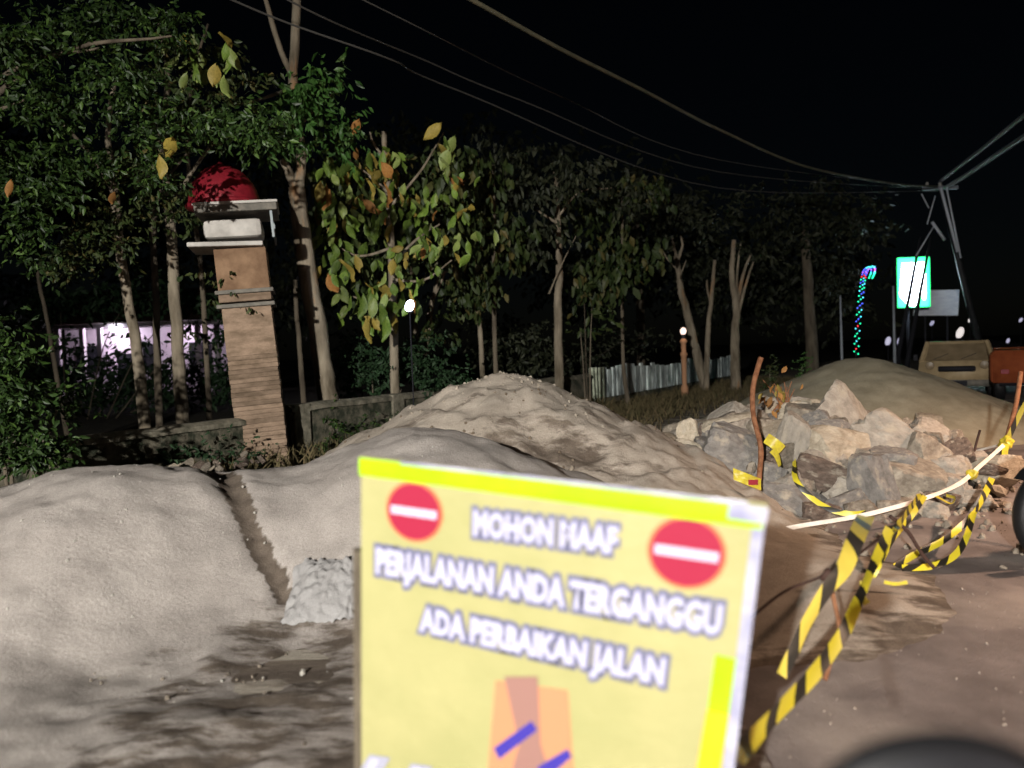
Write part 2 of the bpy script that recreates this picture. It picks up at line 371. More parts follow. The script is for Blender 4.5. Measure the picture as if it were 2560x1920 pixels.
def dseg(x, y, P):
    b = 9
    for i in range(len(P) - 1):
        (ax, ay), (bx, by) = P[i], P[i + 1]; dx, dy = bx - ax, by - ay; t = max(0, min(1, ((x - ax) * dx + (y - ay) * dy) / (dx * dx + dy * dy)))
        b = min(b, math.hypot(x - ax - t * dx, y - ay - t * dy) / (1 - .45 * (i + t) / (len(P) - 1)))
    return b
def hAB(x, y):
    h = smax(hA(x, y), hB(x, y), .22)
    h = smax(h, .028 + .05 * fbm(x, y, 4, 4, 1.5) + .012 * fbm(x, y, 9, 3, 8), .16)
    d = dseg(x, y, GUL); return h - .055 * math.exp(-(d / .09) ** 2)
def soil_darkAB(x, y, h):
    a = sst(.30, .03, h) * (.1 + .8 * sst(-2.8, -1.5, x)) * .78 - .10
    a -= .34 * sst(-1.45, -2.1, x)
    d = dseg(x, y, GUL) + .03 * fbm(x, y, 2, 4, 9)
    return max(a, 1.1 * sst(.115, .06, d))  # also turns the sand darker brown along the gully line
def soil_darkC(x, y, h):
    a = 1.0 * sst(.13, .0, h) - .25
    q = ((x - .35) / .95) ** 2 + ((y - 6.35) / .5) ** 2; a = max(a, .85 * math.exp(-q) - .1)  # darker brown patch around the hollow, then two darker streaks
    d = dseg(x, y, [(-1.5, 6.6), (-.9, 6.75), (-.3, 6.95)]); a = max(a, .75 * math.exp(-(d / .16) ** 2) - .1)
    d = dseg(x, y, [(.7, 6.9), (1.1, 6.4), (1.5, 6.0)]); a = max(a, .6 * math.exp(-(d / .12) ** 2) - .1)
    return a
def soil_dark_attr(o, fn):
    at_ = o.data.attributes.new('soil', 'FLOAT', 'POINT')  # soil under thin sand, plus the darker brown gully strip, patch and streaks
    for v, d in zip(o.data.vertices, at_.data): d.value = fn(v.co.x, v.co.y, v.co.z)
soil_dark_attr(pile('sand_pile', -6.5, .9, 1.6, 8.0, .035, hAB, M['front_sand'], 'pale smooth double sand bank at the left, parted by a dark gully'), soil_darkAB)
soil_dark_attr(pile('sand_pile', -3.4, 3.9, 3.0, 10.8, .035, hC, M['big_sand'], 'tallest lumpy brown sand pile, its peak above the yellow sign'), soil_darkC)
pile('sand_pile', 2.6, 11.5, 9.2, 17.0, .06, hD, M['sand_far'], 'far sand pile behind the heap of stones, in front of the tan van')



# ------------------------------------------------------------------ rocks
def rock_mesh(seed, sub=4):
    rnd = random.Random(seed); bm = bmesh.new(); bmesh.ops.create_icosphere(bm, subdivisions=sub, radius=1)
    pl = []
    bx = Euler((rnd.uniform(-.3, .3), rnd.uniform(-.3, .3), rnd.uniform(0, 1.5))).to_matrix()
    for ax in range(3):
        for sg in (-1, 1): pl.append((bx @ (Vector([1 if ax == q else 0 for q in range(3)]) * sg + Vector((rnd.uniform(-.22, .22), rnd.uniform(-.22, .22), rnd.uniform(-.22, .22)))).normalized(), rnd.uniform(.60, .78)))
    for _ in range(5):
        n = Vector((rnd.gauss(0, 1), rnd.gauss(0, 1), rnd.gauss(0, 1))).normalized(); pl.append((n, rnd.uniform(.62, .92)))
    for v in bm.verts:
        d = v.co.normalized(); r = 1.05
        for n, k in pl:
            c = n.dot(d)
            if c > .05: r = min(r, k / c)
        r *= 1 + .05 * noise.noise(d * 3 + Vector((seed, 0, 0))) + .035 * noise.noise(d * 8) + .02 * noise.noise(d * 17)
        v.co = d * r
    me = bpy.data.meshes.new('rock'); bm.to_mesh(me); bm.free(); me.shade_smooth()
    return me
ROCKS = {}
def rock(parent, loc, size, rot, m, v, name='rock'):
    k = (v % 12, m)
    if k not in ROCKS:
        me = rock_mesh(100 + v % 12); me.materials.append(M[m]); me.set_sharp_from_angle(angle=R(16)); ROCKS[k] = me
    o = bpy.data.objects.new(name, ROCKS[k]); C.objects.link(o); o.parent = parent
    o.location = Vector(loc) - parent.location; o.rotation_euler = rot; o.scale = size
    return o
rub = thing('rubble_heap', 'heap of big broken quarry stones beside the road behind the striped tape', 'rubble heap', (3.3, 8.0, 0))
def hR(x, y):
    return .72 * max(0, 1 - (((x - 3.15) / 2.25) ** 2 + ((y - 8.25) / 1.75) ** 2)) ** .75
nR = 60
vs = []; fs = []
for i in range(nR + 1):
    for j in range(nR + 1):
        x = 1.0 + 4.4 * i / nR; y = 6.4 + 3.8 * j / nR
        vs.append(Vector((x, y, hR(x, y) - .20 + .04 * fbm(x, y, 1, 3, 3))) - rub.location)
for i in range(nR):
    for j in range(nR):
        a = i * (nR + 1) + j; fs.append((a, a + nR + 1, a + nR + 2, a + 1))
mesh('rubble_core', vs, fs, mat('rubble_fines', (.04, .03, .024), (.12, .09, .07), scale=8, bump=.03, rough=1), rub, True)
rr = random.Random(5)
# the large stones one can point at: px, py, depth, half sizes (across, deep, high), roll, material
HERO = [(1845, 1068, 8.0, .29, .2, .13, -5, 'rock_tan'), (1835, 1135, 7.55, .34, .2, .22, 14, 'rock_grey'), (2085, 1122, 7.5, .33, .24, .20, 10, 'rock_tan'),
        (2050, 1190, 7.1, .27, .2, .13, 18, 'rock_dark'), (2245, 1110, 7.9, .38, .25, .20, 28, 'rock_pale'), (1978, 1125, 7.6, .15, .15, .30, 8, 'rock_pale'),
        (1772, 1165, 7.0, .13, .13, .12, 0, 'rock_brown'), (1838, 1225, 6.6, .17, .15, .17, 0, 'rock_pale'), (1725, 1100, 8.0, .13, .12, .17, 10, 'rock_tan'),
        (1985, 1275, 6.6, .33, .2, .17, 22, 'rock_grey'), (2185, 1225, 7.1, .19, .16, .30, -12, 'rock_grey'), (2275, 1215, 7.3, .24, .18, .22, 10, 'rock_brown'),
        (2365, 1200, 7.8, .18, .15, .19, 0, 'rock_pale'), (2110, 1045, 8.6, .33, .15, .25, 40, 'rock_pale'), (2110, 1275, 6.9, .2, .13, .13, -25, 'rock_grey'),
        (1760, 1120, 7.5, .12, .1, .10, 0, 'rock_grey'), (1930, 1030, 8.6, .17, .15, .20, 0, 'rock_brown'), (2000, 1020, 8.9, .20, .15, .14, 0, 'rock_pale'),
        (2305, 1150, 8.0, .2, .16, .2, 30, 'rock_brown'), (2180, 1160, 7.7, .16, .14, .15, 0, 'rock_pale'), (1880, 1290, 6.4, .17, .12, .1, 0, 'rock_brown'),
        (2060, 1085, 8.2, .2, .14, .12, 0, 'rock_grey'), (1930, 1195, 7.1, .13, .11, .11, 20, 'rock_grey'),
        (2235, 1275, 6.95, .16, .13, .12, 0, 'rock_brown'), (1690, 1085, 8.4, .14, .12, .12, 0, 'rock_brown'), (2320, 1060, 8.9, .18, .14, .13, 0, 'rock_tan'),
        (1900, 1085, 8.2, .13, .12, .16, 0, 'rock_brown'), (2340, 1255, 7.2, .15, .12, .10, 0, 'rock_dark'), (2120, 1230, 7, .16, .12, .12, 10, 'rock_pale'), (2230, 1180, 7, .20, .15, .2, -15, 'rock_grey'), (2050, 1290, 6.5, .16, .12, .10, 5, 'rock_dark'), (2300, 1275, 6.5, .14, .12, .1, 0, 'rock_tan'), (2160, 1285, 6.5, .15, .12, .1, 0, 'rock_brown'), (1800, 1270, 6.5, .14, .12, .12, 0, 'rock_tan'), (1900, 1320, 6.2, .14, .1, .08, 0, 'rock_tan')]
for i, (px, py, D, a, b, c, rl, m) in enumerate(HERO):
    k = 5.6
    while k < 10.5:
        q = at(px, py, k)
        if q.z < hR(q.x, q.y) + c * .15 or q.z < .05: break
        k += .05
    rock(rub, at(px, py, k), (a * 1.42, b * 1.25, c * 1.42), (R(rr.uniform(-12, 12)), R(rl), R(rr.uniform(-15, 15))), m, i)
mats_r = ['rock_grey', 'rock_tan', 'rock_pale', 'rock_brown', 'rock_dark', 'rock_pale', 'rock_brown']
for i in range(225):
    while True:
        x = rr.uniform(1.0, 5.2); y = rr.uniform(6.35, 9.9)
        if ((x - 3.0) / 1.95) ** 2 + ((y - 8.2) / 1.8) ** 2 < 1: break
    s = rr.choice([.07, .09, .11, .13, .16, .20]); 
    rock(rub, (x, y, hR(x, y) - .02 + s * .25), (s * rr.uniform(.9, 1.5), s * rr.uniform(.8, 1.2), s * rr.uniform(.6, 1)),
         (rr.uniform(-.6, .6), rr.uniform(-.6, .6), rr.uniform(0, 6.3)), rr.choice(mats_r), rr.randrange(12))

def pebbles(name, spots, smin, smax_, m, label=None, cat=None, zf=None):
    bm = bmesh.new()
    for p in spots:
        s = rr.uniform(smin, smax_) * (1 if rr.random() < .9 else 1.8)
        Mx = Matrix.Translation(p) @ Euler((rr.uniform(0, 3), rr.uniform(0, 3), rr.uniform(0, 3))).to_matrix().to_4x4() @ Matrix.Diagonal((s, s * .8, s * .6, 1))
        bmesh.ops.create_icosphere(bm, subdivisions=1, radius=1, matrix=Mx)
    return tag(obj(name, bm, m), label, cat, kind='stuff')
sp = []
for _ in range(3200):
    u = rr.uniform(1.5, 14); v = 1.3 - abs(rr.gauss(0, 1.3))
    if fbm(u, v, 7, 3, 1.3) + rr.uniform(-.25, .25) > .0: sp.append(RD(u, v, .016))
pebbles('road_gravel', sp, .002, .006, mat('gravel', (.20, .16, .13), (.36, .30, .25), scale=30, rough=.6), 'loose pale gravel scattered over the road', 'gravel')
sp = [RD(rr.uniform(1, 8), rr.uniform(1.2, 4), .012) for _ in range(1400)]
pebbles('verge_gravel', sp, .005, .014, mat('clods', (.08, .065, .05), (.20, .165, .13), scale=30, rough=.9), 'soil clods and grit on the verge', 'gravel')
for k, (px, py, D, s) in enumerate([(2290, 1640, 0, .03), (1700, 1000, 0, .05)]): pass

ch = []
for _ in range(700):
    x = 3.0 + rr.gauss(0, 1.2); y = 7.4 + rr.gauss(0, 1.0); ch.append((x, y, max(.02, hR(x, y) - .04)))
pebbles('stone_chips', ch, .012, .045, M['rock_brown'], 'small chips and grit between and in front of the quarry stones', 'stone chips')
# lumps of sand on the piles
lm = []
for _ in range(150):
    x = rr.gauss(-1.9, 1.1); y = rr.uniform(3.3, 5.4); z = max(hA(x, y), hB(x, y)); lm.append((x, y, max(z, .012))) 
pebbles('sand_lumps', lm, .004, .013, M['sand'], 'small clods lying on the two smooth front mounds', 'clods')
lm = []
for _ in range(350):
    a = rr.uniform(0, 2 * pi); d = abs(rr.gauss(0, 1.3)); x = -.12 + d * cos(a); y = 7.5 + d * sin(a); z = hC(x, y)
    if z > .05 and y < 8.6: lm.append((x, y, z))
pebbles('sand_lumps', lm, .008, .024, M['sand_coarse'], 'small clods lying on the tallest brown sand pile', 'clods')

# ------------------------------------------------------------------ wall, pillar, fence
def wall_seg(name, u0, u1, v, h, label, posts=(), curve=None):
    t = thing(name, label, 'wall', RD((u0 + u1) / 2, v, 0)); n = 60; inv = t.location
    vs = []; fs = []; vc = []; fc = []
    for i in range(n + 1):
        u = u0 + (u1 - u0) * i / n
        hh = h + (curve(u) if curve else 0) + .025 * fbm(u, 0, 3, 3, 1.5)
        for dv, z in ((-.09, -.05), (-.09, hh), (.09, hh), (.09, -.05)): vs.append(RD(u, v + dv, z) - inv)
        for dv, z in ((-.13, hh + .002), (-.13, hh + .06), (-.05, hh + .10), (.05, hh + .10), (.13, hh + .06), (.13, hh + .002)): vc.append(RD(u, v + dv + .01 * fbm(u, dv, 1, 2, 3), z) - inv)
    for i in range(n):
        for k in range(3): fs.append((4 * i + k, 4 * i + k + 1, 4 * i + 5 + k, 4 * i + 4 + k))
        for k in range(6): fc.append((6 * i + k, 6 * i + (k + 1) % 6, 6 * i + 6 + (k + 1) % 6, 6 * i + 6 + k))
    mesh('wall_body', vs, fs, M['wall'], t); mesh('coping', vc, fc, M['cope'], t)
    for pu in posts:
        bm = bmesh.new(); box(bm, RD(pu, v, h / 2 + .04) - inv, (.3, .26, h + .12), Matrix.Rotation(R(90 - 30.5), 3, 'Z'), .015); obj('post', bm, M['cope'], t)
    return t
wall_seg('mossy_wall', -6, 6.75, 8.15, .70, 'low mossy plastered wall left of the gate pillar, behind the grey sand mound', (), lambda u: .10 * sst(4.6, 4.0, u))
wall_seg('mossy_wall', 7.55, 17.6, 8.15, .80, 'low mossy wall right of the gate pillar, behind the leaning tree', (7.75, 9.9, 13.4))

gp = thing('gate_pillar', 'tall brown gate pillar with white lantern block and red dome on top', 'pillar', RD(7.13, 8.1, 0))
gp.rotation_euler = (0, R(-3.6), R(15))
def gbox(name, c, s, m, bev=.01, rot=None):
    bm = bmesh.new(); box(bm, c, s, rot, bev); return obj(name, bm, M[m], gp)
bm = bmesh.new()
for z0, z1, a, b in ((0, 1.62, .58, .58), (1.62, 2.24, .62, .61)):
    prof = []
    q = [bm.verts.new((x * a / 2, y * a / 2, z0)) for x, y in ((-1, -1), (1, -1), (1, 1), (-1, 1))]
    q2 = [bm.verts.new((x * b / 2, y * b / 2, z1)) for x, y in ((-1, -1), (1, -1), (1, 1), (-1, 1))]
    for k in range(4): bm.faces.new((q[k], q[(k + 1) % 4], q2[(k + 1) % 4], q2[k]))
obj('shaft', bm, M['pillar'], gp)
pr = random.Random(3)
for k in range(27):
    gbox('brick_course', (pr.uniform(-.006, .006), pr.uniform(-.006, .006), .03 + k * .06), (.62 + pr.uniform(-.005, .005), .62 + pr.uniform(-.005, .005), .056), 'pillar', .006)
gbox('moulding', (0, 0, 2.27), (.72, .72, .05), 'pillar_rim'); gbox('moulding', (0, 0, 2.37), (.65, .65, .10), 'pillar'); gbox('moulding', (0, 0, 2.45), (.72, .72, .05), 'pillar_rim')
gbox('neck', (0, 0, 2.74), (.64, .64, .53), 'neck')
gbox('lower_slab', (-.16, 0, 3.06), (.92, .82, .06), 'white', .02, Matrix.Rotation(R(2), 3, 'Y'))
gbox('lantern_block', (-.05, -.06, 3.26), (.72, .62, .24), 'white', .07)
for x, y in ((.44, -.38), (.44, .38), (-.40, .38)):
    bm = bmesh.new(); box(bm, (x, y, 3.285), (.03, .03, .345)); obj('corner_post', bm, M['grey'], gp)
gbox('cap_slab', (.02, 0, 3.50), (1.0, .92, .09), 'pillar_rim', .012)
gbox('cap_trim', (.02, 0, 3.565), (1.03, .95, .035), 'white', .008)
bm = bmesh.new(); lathe(bm, [(.455 * cos(a), .56 * sin(a)) for a in [R(x) for x in range(0, 90, 9)]] + [(.02, .603)], 28, Matrix.Translation((-.14, 0, 3.585)))
d = obj('red_dome', bm, M['red'], gp, True)
bm = bmesh.new(); lathe(bm, [(.475, 0), (.49, .03), (.475, .06), (.44, .06)], 28, Matrix.Translation((-.14, 0, 3.584))); obj('dome_rim', bm, M['red'], gp, True)

fe = thing('panel_fence', 'white streaked fence of upright panels in front of the forked trees', 'fence', RD(25.5, 8.15, 0)); inv = fe.location
fr = random.Random(11); u = 18.45; RZ = Matrix.Rotation(R(90 - 30.5), 3, 'Z')
while u < 33.2:
    wd = fr.choice([.26, .30, .36, .40]); h = .72 + .12 * fr.random() + .05 * sin(u)
    bm = bmesh.new(); box(bm, RD(u + wd / 2, 8.15 + fr.uniform(-.02, .02), .22 + h / 2) - inv, (wd - .035, .05, h), RZ @ Matrix.Rotation(R(fr.uniform(-1.2, 1.2)), 3, 'Y'), .008)
    obj('panel', bm, M['fence'], fe); u += wd + fr.choice([.0, .02, .06])
bm = bmesh.new(); box(bm, RD(25.8, 8.22, .20) - inv, (15.2, .10, .30), RZ); obj('base_kerb', bm, M['wall'], fe)
bm = bmesh.new(); box(bm, RD(25.8, 8.23, .80) - inv, (15.0, .04, .07), RZ); obj('rail', bm, M['grey'], fe)
bm = bmesh.new(); box(bm, RD(18.2, 8.15, .52) - inv, (.32, .3, 1.05), RZ, .02); obj('post', bm, M['fpost'], fe)

# ------------------------------------------------------------------ foliage
def leaf_cloud(name, clumps, L, m, parent=None, seed=0, droop=.5, aspect=.42, sprays=True):
    """clumps: (centre, radius vector, leaf count)."""
    rnd = random.Random(seed); vs = []; fs = []
    for c, rad, n in clumps:
        c = Vector(c); made = 0
        while made < n:
            d = Vector((rnd.gauss(0, .5), rnd.gauss(0, .5), rnd.gauss(0, .5)))
            if d.length > 1: continue
            base = c + Vector((d.x * rad[0], d.y * rad[1], d.z * rad[2]))
            tw = Vector((rnd.uniform(-1, 1), rnd.uniform(-1, 1), rnd.uniform(-.5, .5))).normalized()
            k = rnd.randint(5, 11) if sprays else 1
            for q in range(k):
                p = base + tw * (q * L * .42)
                ax = (tw * (.5 if sprays else 0) + Vector((rnd.uniform(-1, 1), rnd.uniform(-1, 1), rnd.uniform(-1, .5) - droop))).normalized()
                s = ax.orthogonal().normalized(); s = (Matrix.Rotation(rnd.uniform(0, 6.28), 3, ax) @ s)
                nn = ax.cross(s); l = L * rnd.uniform(.6, 1.25); ww = l * aspect; b = len(vs)
                vs += [p, p + ax * l * .35 - s * ww * .5 + nn * ww * .15, p + ax * l * .4, p + ax * l * .35 + s * ww * .5 + nn * ww * .15,
                       p + ax * l * .75 - s * ww * .32 - nn * ww * .05, p + ax * l * .75 + s * ww * .32 - nn * ww * .05, p + ax * l - nn * ww * .25]
                fs += [(b, b + 2, b + 1), (b, b + 3, b + 2), (b + 1, b + 2, b + 6, b + 4), (b + 2, b + 3, b + 5, b + 6)]
                made += 1
    loc = parent.location if parent else Vector()
    return mesh(name, [v - loc for v in vs], fs, m, parent)
def cl(px, py, D, rx, rz, n, ry=None):
    s = D / 1900; return (at(px, py, D), (rx * s, (ry or rx * .8) * s if ry is None else ry, rz * s), n)
def trunk_part(t, pts, r0, r1, m='bark', name='trunk', seg=10):
    P = smooth_path(pts, 6); n = len(P); bm = bmesh.new()
    rads = [(r0 + (r1 - r0) * i / (n - 1)) * (1 + .10 * noise.noise(Vector((i * .45, r0 * 30, 0)))) * (1.25 if i == 0 else 1) for i in range(n)]
    P = [p + Vector((.25 * r0 * noise.noise(Vector((i * .3, 5, 0))), 0, 0)) for i, p in enumerate(P)]
    tube(bm, [p - t.location for p in P], rads, seg)
    return obj(name, bm, M[m], t, True)
def foot(p, extra=.05):
    q = Vector(p); return Vector((q.x, q.y, -extra))
def tree(label, pts, D, r0, r1, branches=(), crowns=(), m='bark', group=None, name='tree', cat='tree', L=.12, fm='fol_mix', seed=0, droop=.5, foottilt=0, aspect=.42):
    """pts: photo points of the stem from foot to top, all at depth D."""
    P = [at(x, y, D) for x, y in pts]
    b = P[0].copy(); sl = (P[0] - P[1]); b = P[0] + sl * (P[0].z + .05) / max(.2, -sl.z) if sl.z < 0 else P[0]
    b.z = -.05
    t = thing(name, label, cat, Vector((b.x, b.y, 0)), group)
    trunk_part(t, [b] + P, r0, r1, m)
    for bp, ra, rb in branches:
        trunk_part(t, [at(x, y, D + dd) for x, y, dd in bp], ra, rb, m, 'branch', 7)
    if crowns: leaf_cloud('crown', [cl(*c) for c in crowns], L, M[fm], t, seed, droop, aspect)
    return t

# leaning tree with pale bark beside the pillar
tree('pale leaning tree right of the gate pillar, cut fork then dark leafy crown', [(825, 1015), (805, 900), (775, 720), (752, 560), (742, 470)], 12.0, .17, .13,
     [([(742, 480, 0), (722, 430, 0), (706, 400, 0)], .085, .05), ([(742, 480, 0), (752, 430, 0), (755, 395, 0)], .095, .07),
      ([(755, 400, .05), (742, 300, .1), (733, 190, .1), (740, 60, .2), (745, -60, .3)], .08, .07), ([(735, 200, .1), (700, 120, .1), (665, 0, .1), (650, -60, 0)], .05, .035),
      ([(742, 320, .1), (800, 260, 0), (860, 210, 0)], .03, .015), ([(733, 220, .1), (600, 260, -.2), (520, 230, -.3)], .03, .015)],
     [(760, 255, 11.5, 70, 55, 420), (810, 200, 11.4, 50, 30, 160), (700, 330, 11.6, 80, 60, 380), (840, 330, 12, 50, 50, 160)], L=.15, fm='fol_bright', seed=3)
# left trees
tree('slim tree with reddish bark in front of the left half of the lit house', [(362, 1060), (345, 900), (322, 760), (297, 600), (282, 430)], 10.5, .085, .06,
     [([(283, 440, 0), (270, 330, .1), (290, 180, .2)], .05, .03), ([(285, 480, 0), (220, 380, 0), (150, 300, -.4)], .035, .02)],
     [(280, 560, 9.6, 90, 80, 420), (200, 640, 9.6, 90, 70, 300), (330, 420, 9.6, 90, 70, 450)], L=.10, fm='fol_mix', seed=4)
tree('thin grey tree standing between two thicker trunks left of the pillar', [(398, 1030), (392, 850), (388, 700), (384, 620), (380, 500)], 11.5, .06, .045,
     [([(384, 600, 0), (400, 480, 0), (470, 380, 0)], .03, .015)],
     [(430, 520, 10.2, 80, 70, 380), (520, 480, 10.2, 60, 60, 200)], m='bark_dark', L=.10, fm='fol_mix', seed=5)
tree('straight grey tree nearest the gate pillar on its left', [(455, 1020), (445, 880), (436, 740), (430, 600), (418, 470)], 11.0, .10, .07,
     [([(420, 480, 0), (400, 350, .1), (420, 200, .2), (400, 60, .2)], .06, .03), ([(425, 520, 0), (500, 400, -.1), (560, 330, -.2)], .035, .02)],
     [(470, 300, 9.8, 110, 90, 520), (560, 220, 10, 110, 80, 450), (430, 160, 9.8, 90, 70, 350), (560, 700, 10, 60, 70, 160), (480, 840, 12, 40, 40, 60)], L=.11, fm='fol_mix', seed=6)
tree('thin tree at the far left edge beyond the green shrub', [(135, 900), (118, 800), (100, 720), (92, 660)], 15, .05, .03, (), [(110, 640, 14.5, 60, 40, 120)], m='bark_dark', L=.12, seed=7)
# upper-left canopy
can = thing('canopy_tree', 'large dark feathery tree filling the top left corner', 'tree', Vector((-7.4, 8.6, 0)))
trunk_part(can, [(-7.4, 8.6, -.05), (-7.2, 8.6, 2), (-6.8, 8.6, 4.4)], .22, .15, 'bark_dark')
for tx, ty in ((60, 250), (250, 120), (430, 90)):
    trunk_part(can, [(-6.9, 8.6, 3.6), at((tx - 200) / 2, ty + 60, 8.6), at(tx, ty, 8.4)], .05, .012, 'bark_dark', 'branch', 6)
cc = []
cr = random.Random(21)
for px, py, rx, rz, n in [(60, 120, 130, 90, 900), (220, 60, 130, 80, 800), (400, 60, 110, 60, 600), (120, 260, 130, 80, 900), (300, 200, 130, 80, 800), (40, 420, 110, 90, 700),
                          (210, 400, 120, 70, 650), (390, 330, 120, 80, 650), (80, 600, 90, 90, 450), (540, 300, 120, 45, 550), (650, 330, 90, 45, 420), (400, 440, 60, 50, 250), (120, 480, 90, 60, 380)]:
    cc.append(cl(px, py, 8.4 + cr.uniform(-.6, .8), rx, rz, n))
leaf_cloud('crown', cc, .085, M['fol_green'], can, 22, .35)

# teak with big hanging leaves: each leaf of its own
tk = thing('teak_tree', 'teak tree with large hanging green, yellow and orange leaves in the middle', 'tree', foot(at(1000, 900, 13.0), 0))
trunk_part(tk, [foot(at(985, 1000, 13)), at(985, 850, 13), at(978, 600, 13), at(965, 420, 13), at(960, 330, 13)], .085, .045)
for bp in ([(970, 480), (900, 420), (850, 380)], [(972, 520), (1050, 430), (1110, 330)], [(980, 620), (900, 640), (830, 610)], [(980, 660), (1040, 600), (1100, 560)], [(980, 760), (930, 760), (880, 740)],
           [(965, 400), (935, 360), (925, 330)], [(982, 700), (1060, 700), (1130, 650)]):
    trunk_part(tk, [at(x, y, 12.9 - .15 * i) for i, (x, y) in enumerate(bp)], .03, .012, 'bark', 'branch', 6)
def big_leaf(seed):
    rnd = random.Random(seed); vs = []; fs = []; n = 6; prof = [0, .17, .27, .29, .24, .14, .0]
    for i in range(n + 1):
        t = i / n; z = -t + .0; bend = .22 * sin(t * 2.2) * rnd.uniform(.8, 1.2); wv = .05 * rnd.uniform(-1, 1)
        vs += [(-prof[i], bend + .10 + wv, z - .02), (0, bend, z), (prof[i], bend + .10 - wv, z - .02)]
    for i in range(n):
        k = 3 * i; fs += [(k, k + 1, k + 4, k + 3), (k + 1, k + 2, k + 5, k + 4)]
    me = bpy.data.meshes.new('leaf'); me.from_pydata(vs, [], fs); me.shade_smooth(); return me
LM = {}
def put_leaf(parent, p, s, mname, rnd):
    k = (mname, rnd.randrange(4))
    if k not in LM: LM[k] = big_leaf(k[1] + 50); LM[k].materials.append(M[mname])
    o = bpy.data.objects.new('leaf', LM[k]); C.objects.link(o); o.parent = parent; o.location = p - parent.location
    o.rotation_euler = (rnd.gauss(0, .45), rnd.gauss(.12, .4), rnd.uniform(-1.0, 1.0)); o.scale = (s * rnd.uniform(.6, 1), s, s)
lr = random.Random(31)
def teak_leaves(parent, spots, D, wts):
    for px, py, rx, ry, n, s in spots:
        for _ in range(n):
            x = px + lr.gauss(0, rx * .55); y = py + lr.gauss(0, ry * .55)
            mn = lr.choices(['leaf_green', 'leaf_pale', 'leaf_yellow', 'leaf_orange'], wts)[0]
            put_leaf(parent, at(x, y, D + lr.uniform(-.5, .5)), s * lr.uniform(.7, 1.2), mn, lr)
W = (55, 20, 17, 6)
teak_leaves(tk, [(860, 400, 60, 60, 24, .30), (950, 400, 60, 50, 24, .30), (850, 520, 60, 70, 26, .32), (940, 540, 60, 60, 20, .30), (850, 660, 50, 70, 28, .32),
                 (930, 760, 70, 45, 30, .36), (1050, 480, 60, 60, 22, .28), (1080, 610, 50, 60, 20, .28), (1040, 700, 50, 50, 14, .26), (1110, 350, 30, 50, 7, .34), (1160, 560, 50, 60, 16, .26), (830, 590, 30, 110, 22, .26), (990, 640, 50, 60, 16, .25), (1130, 460, 40, 50, 14, .22)], 12.6, W)
for x, y, s, mn in [(958, 455, .42, 'leaf_orange'), (950, 400, .36, 'leaf_orange'), (820, 680, .36, 'leaf_orange'), (845, 650, .42, 'leaf_yellow'), (1105, 305, .40, 'leaf_yellow'), (920, 790, .44, 'leaf_yellow'),
                    (965, 785, .44, 'leaf_green'), (835, 530, .44, 'leaf_green'), (800, 450, .34, 'leaf_yellow'), (820, 470, .34, 'leaf_orange'), (900, 295, .28, 'leaf_orange')]:
    put_leaf(tk, at(x, y, 12.1), s, mn, lr)
leaf_cloud('inner_foliage', [cl(880, 600, 13.6, 130, 200, 500), cl(1050, 560, 13.8, 130, 170, 500), cl(950, 430, 13.6, 130, 100, 300)], .14, M['fol_mix'], tk, 33)
leaf_cloud('back_leaves', [cl(860, 470, 13.4, 110, 130, 150), cl(900, 680, 13.4, 120, 110, 170), cl(1030, 560, 13.6, 130, 150, 170), cl(1110, 450, 14, 110, 100, 110), cl(1150, 600, 14.4, 90, 80, 90)], .27, M['fol_mix'], tk, 34, 1.6, .5, False)
yl = thing('teak_sapling', 'slim teak with a few yellow leaves above the red dome', 'tree', foot(at(520, 1000, 12.6), 0))
trunk_part(yl, [foot(at(520, 1000, 12.6)), at(505, 700, 12.6), at(470, 400, 12.4), at(480, 200, 12.4), at(520, 60, 12.4)], .05, .02, 'bark_dark')
teak_leaves(yl, [(470, 120, 50, 40, 8, .26), (550, 170, 60, 50, 10, .26), (560, 90, 30, 40, 4, .3)], 9.5, (30, 55, 15, 0))
for x, y, s, mn in [(428, 345, .36, 'leaf_yellow'), (540, 155, .24, 'leaf_yellow'), (395, 385, .24, 'leaf_yellow'), (30, 445, .2, 'leaf_orange'), (290, 475, .2, 'leaf_orange')]:
    put_leaf(yl, at(x, y, 8.0), s, mn, lr)

# middle and right trees
t7 = tree('straight mid-distance tree with one thin slanting twig, centre of the view', [(1398, 930), (1395, 760), (1398, 640), (1393, 520), (1388, 430)], 17, .12, .045,
     [([(1396, 560, 0), (1330, 520, 0), (1270, 500, 0)], .03, .015), ([(1396, 540, 0), (1450, 480, 0), (1530, 470, 0)], .03, .015)],
     [(1330, 470, 16.5, 90, 60, 260), (1450, 450, 16.5, 90, 70, 300), (1330, 590, 16, 70, 60, 260), (1240, 480, 16.5, 80, 70, 220), (1560, 500, 17, 60, 60, 150), (1260, 380, 17, 90, 40, 120)], L=.19, fm='fol_far', seed=41, droop=1.0)
trunk_part(t7, [at(1372, 735, 16.8), at(1400, 670, 16.7), at(1440, 590, 16.6)], .022, .008, 'bark', 'twig', 6)
tree('stub pole trunk with cut top behind the tallest sand pile', [(1207, 950), (1202, 850), (1195, 780), (1190, 738)], 15.5, .055, .05, (), [(1190, 735, 15.4, 14, 8, 14)], L=.12, seed=42)
tree('bent dark trunk just left of the cut stub pole', [(1070, 830), (1080, 760), (1100, 690), (1150, 660), (1165, 610)], 15, .07, .02, [([(1085, 740, 0), (1110, 690, 0), (1125, 650, 0)], .03, .012)],
     [(1140, 610, 14.8, 60, 50, 160), (1080, 820, 14.5, 40, 50, 90)], m='bark', L=.17, seed=43, droop=1)
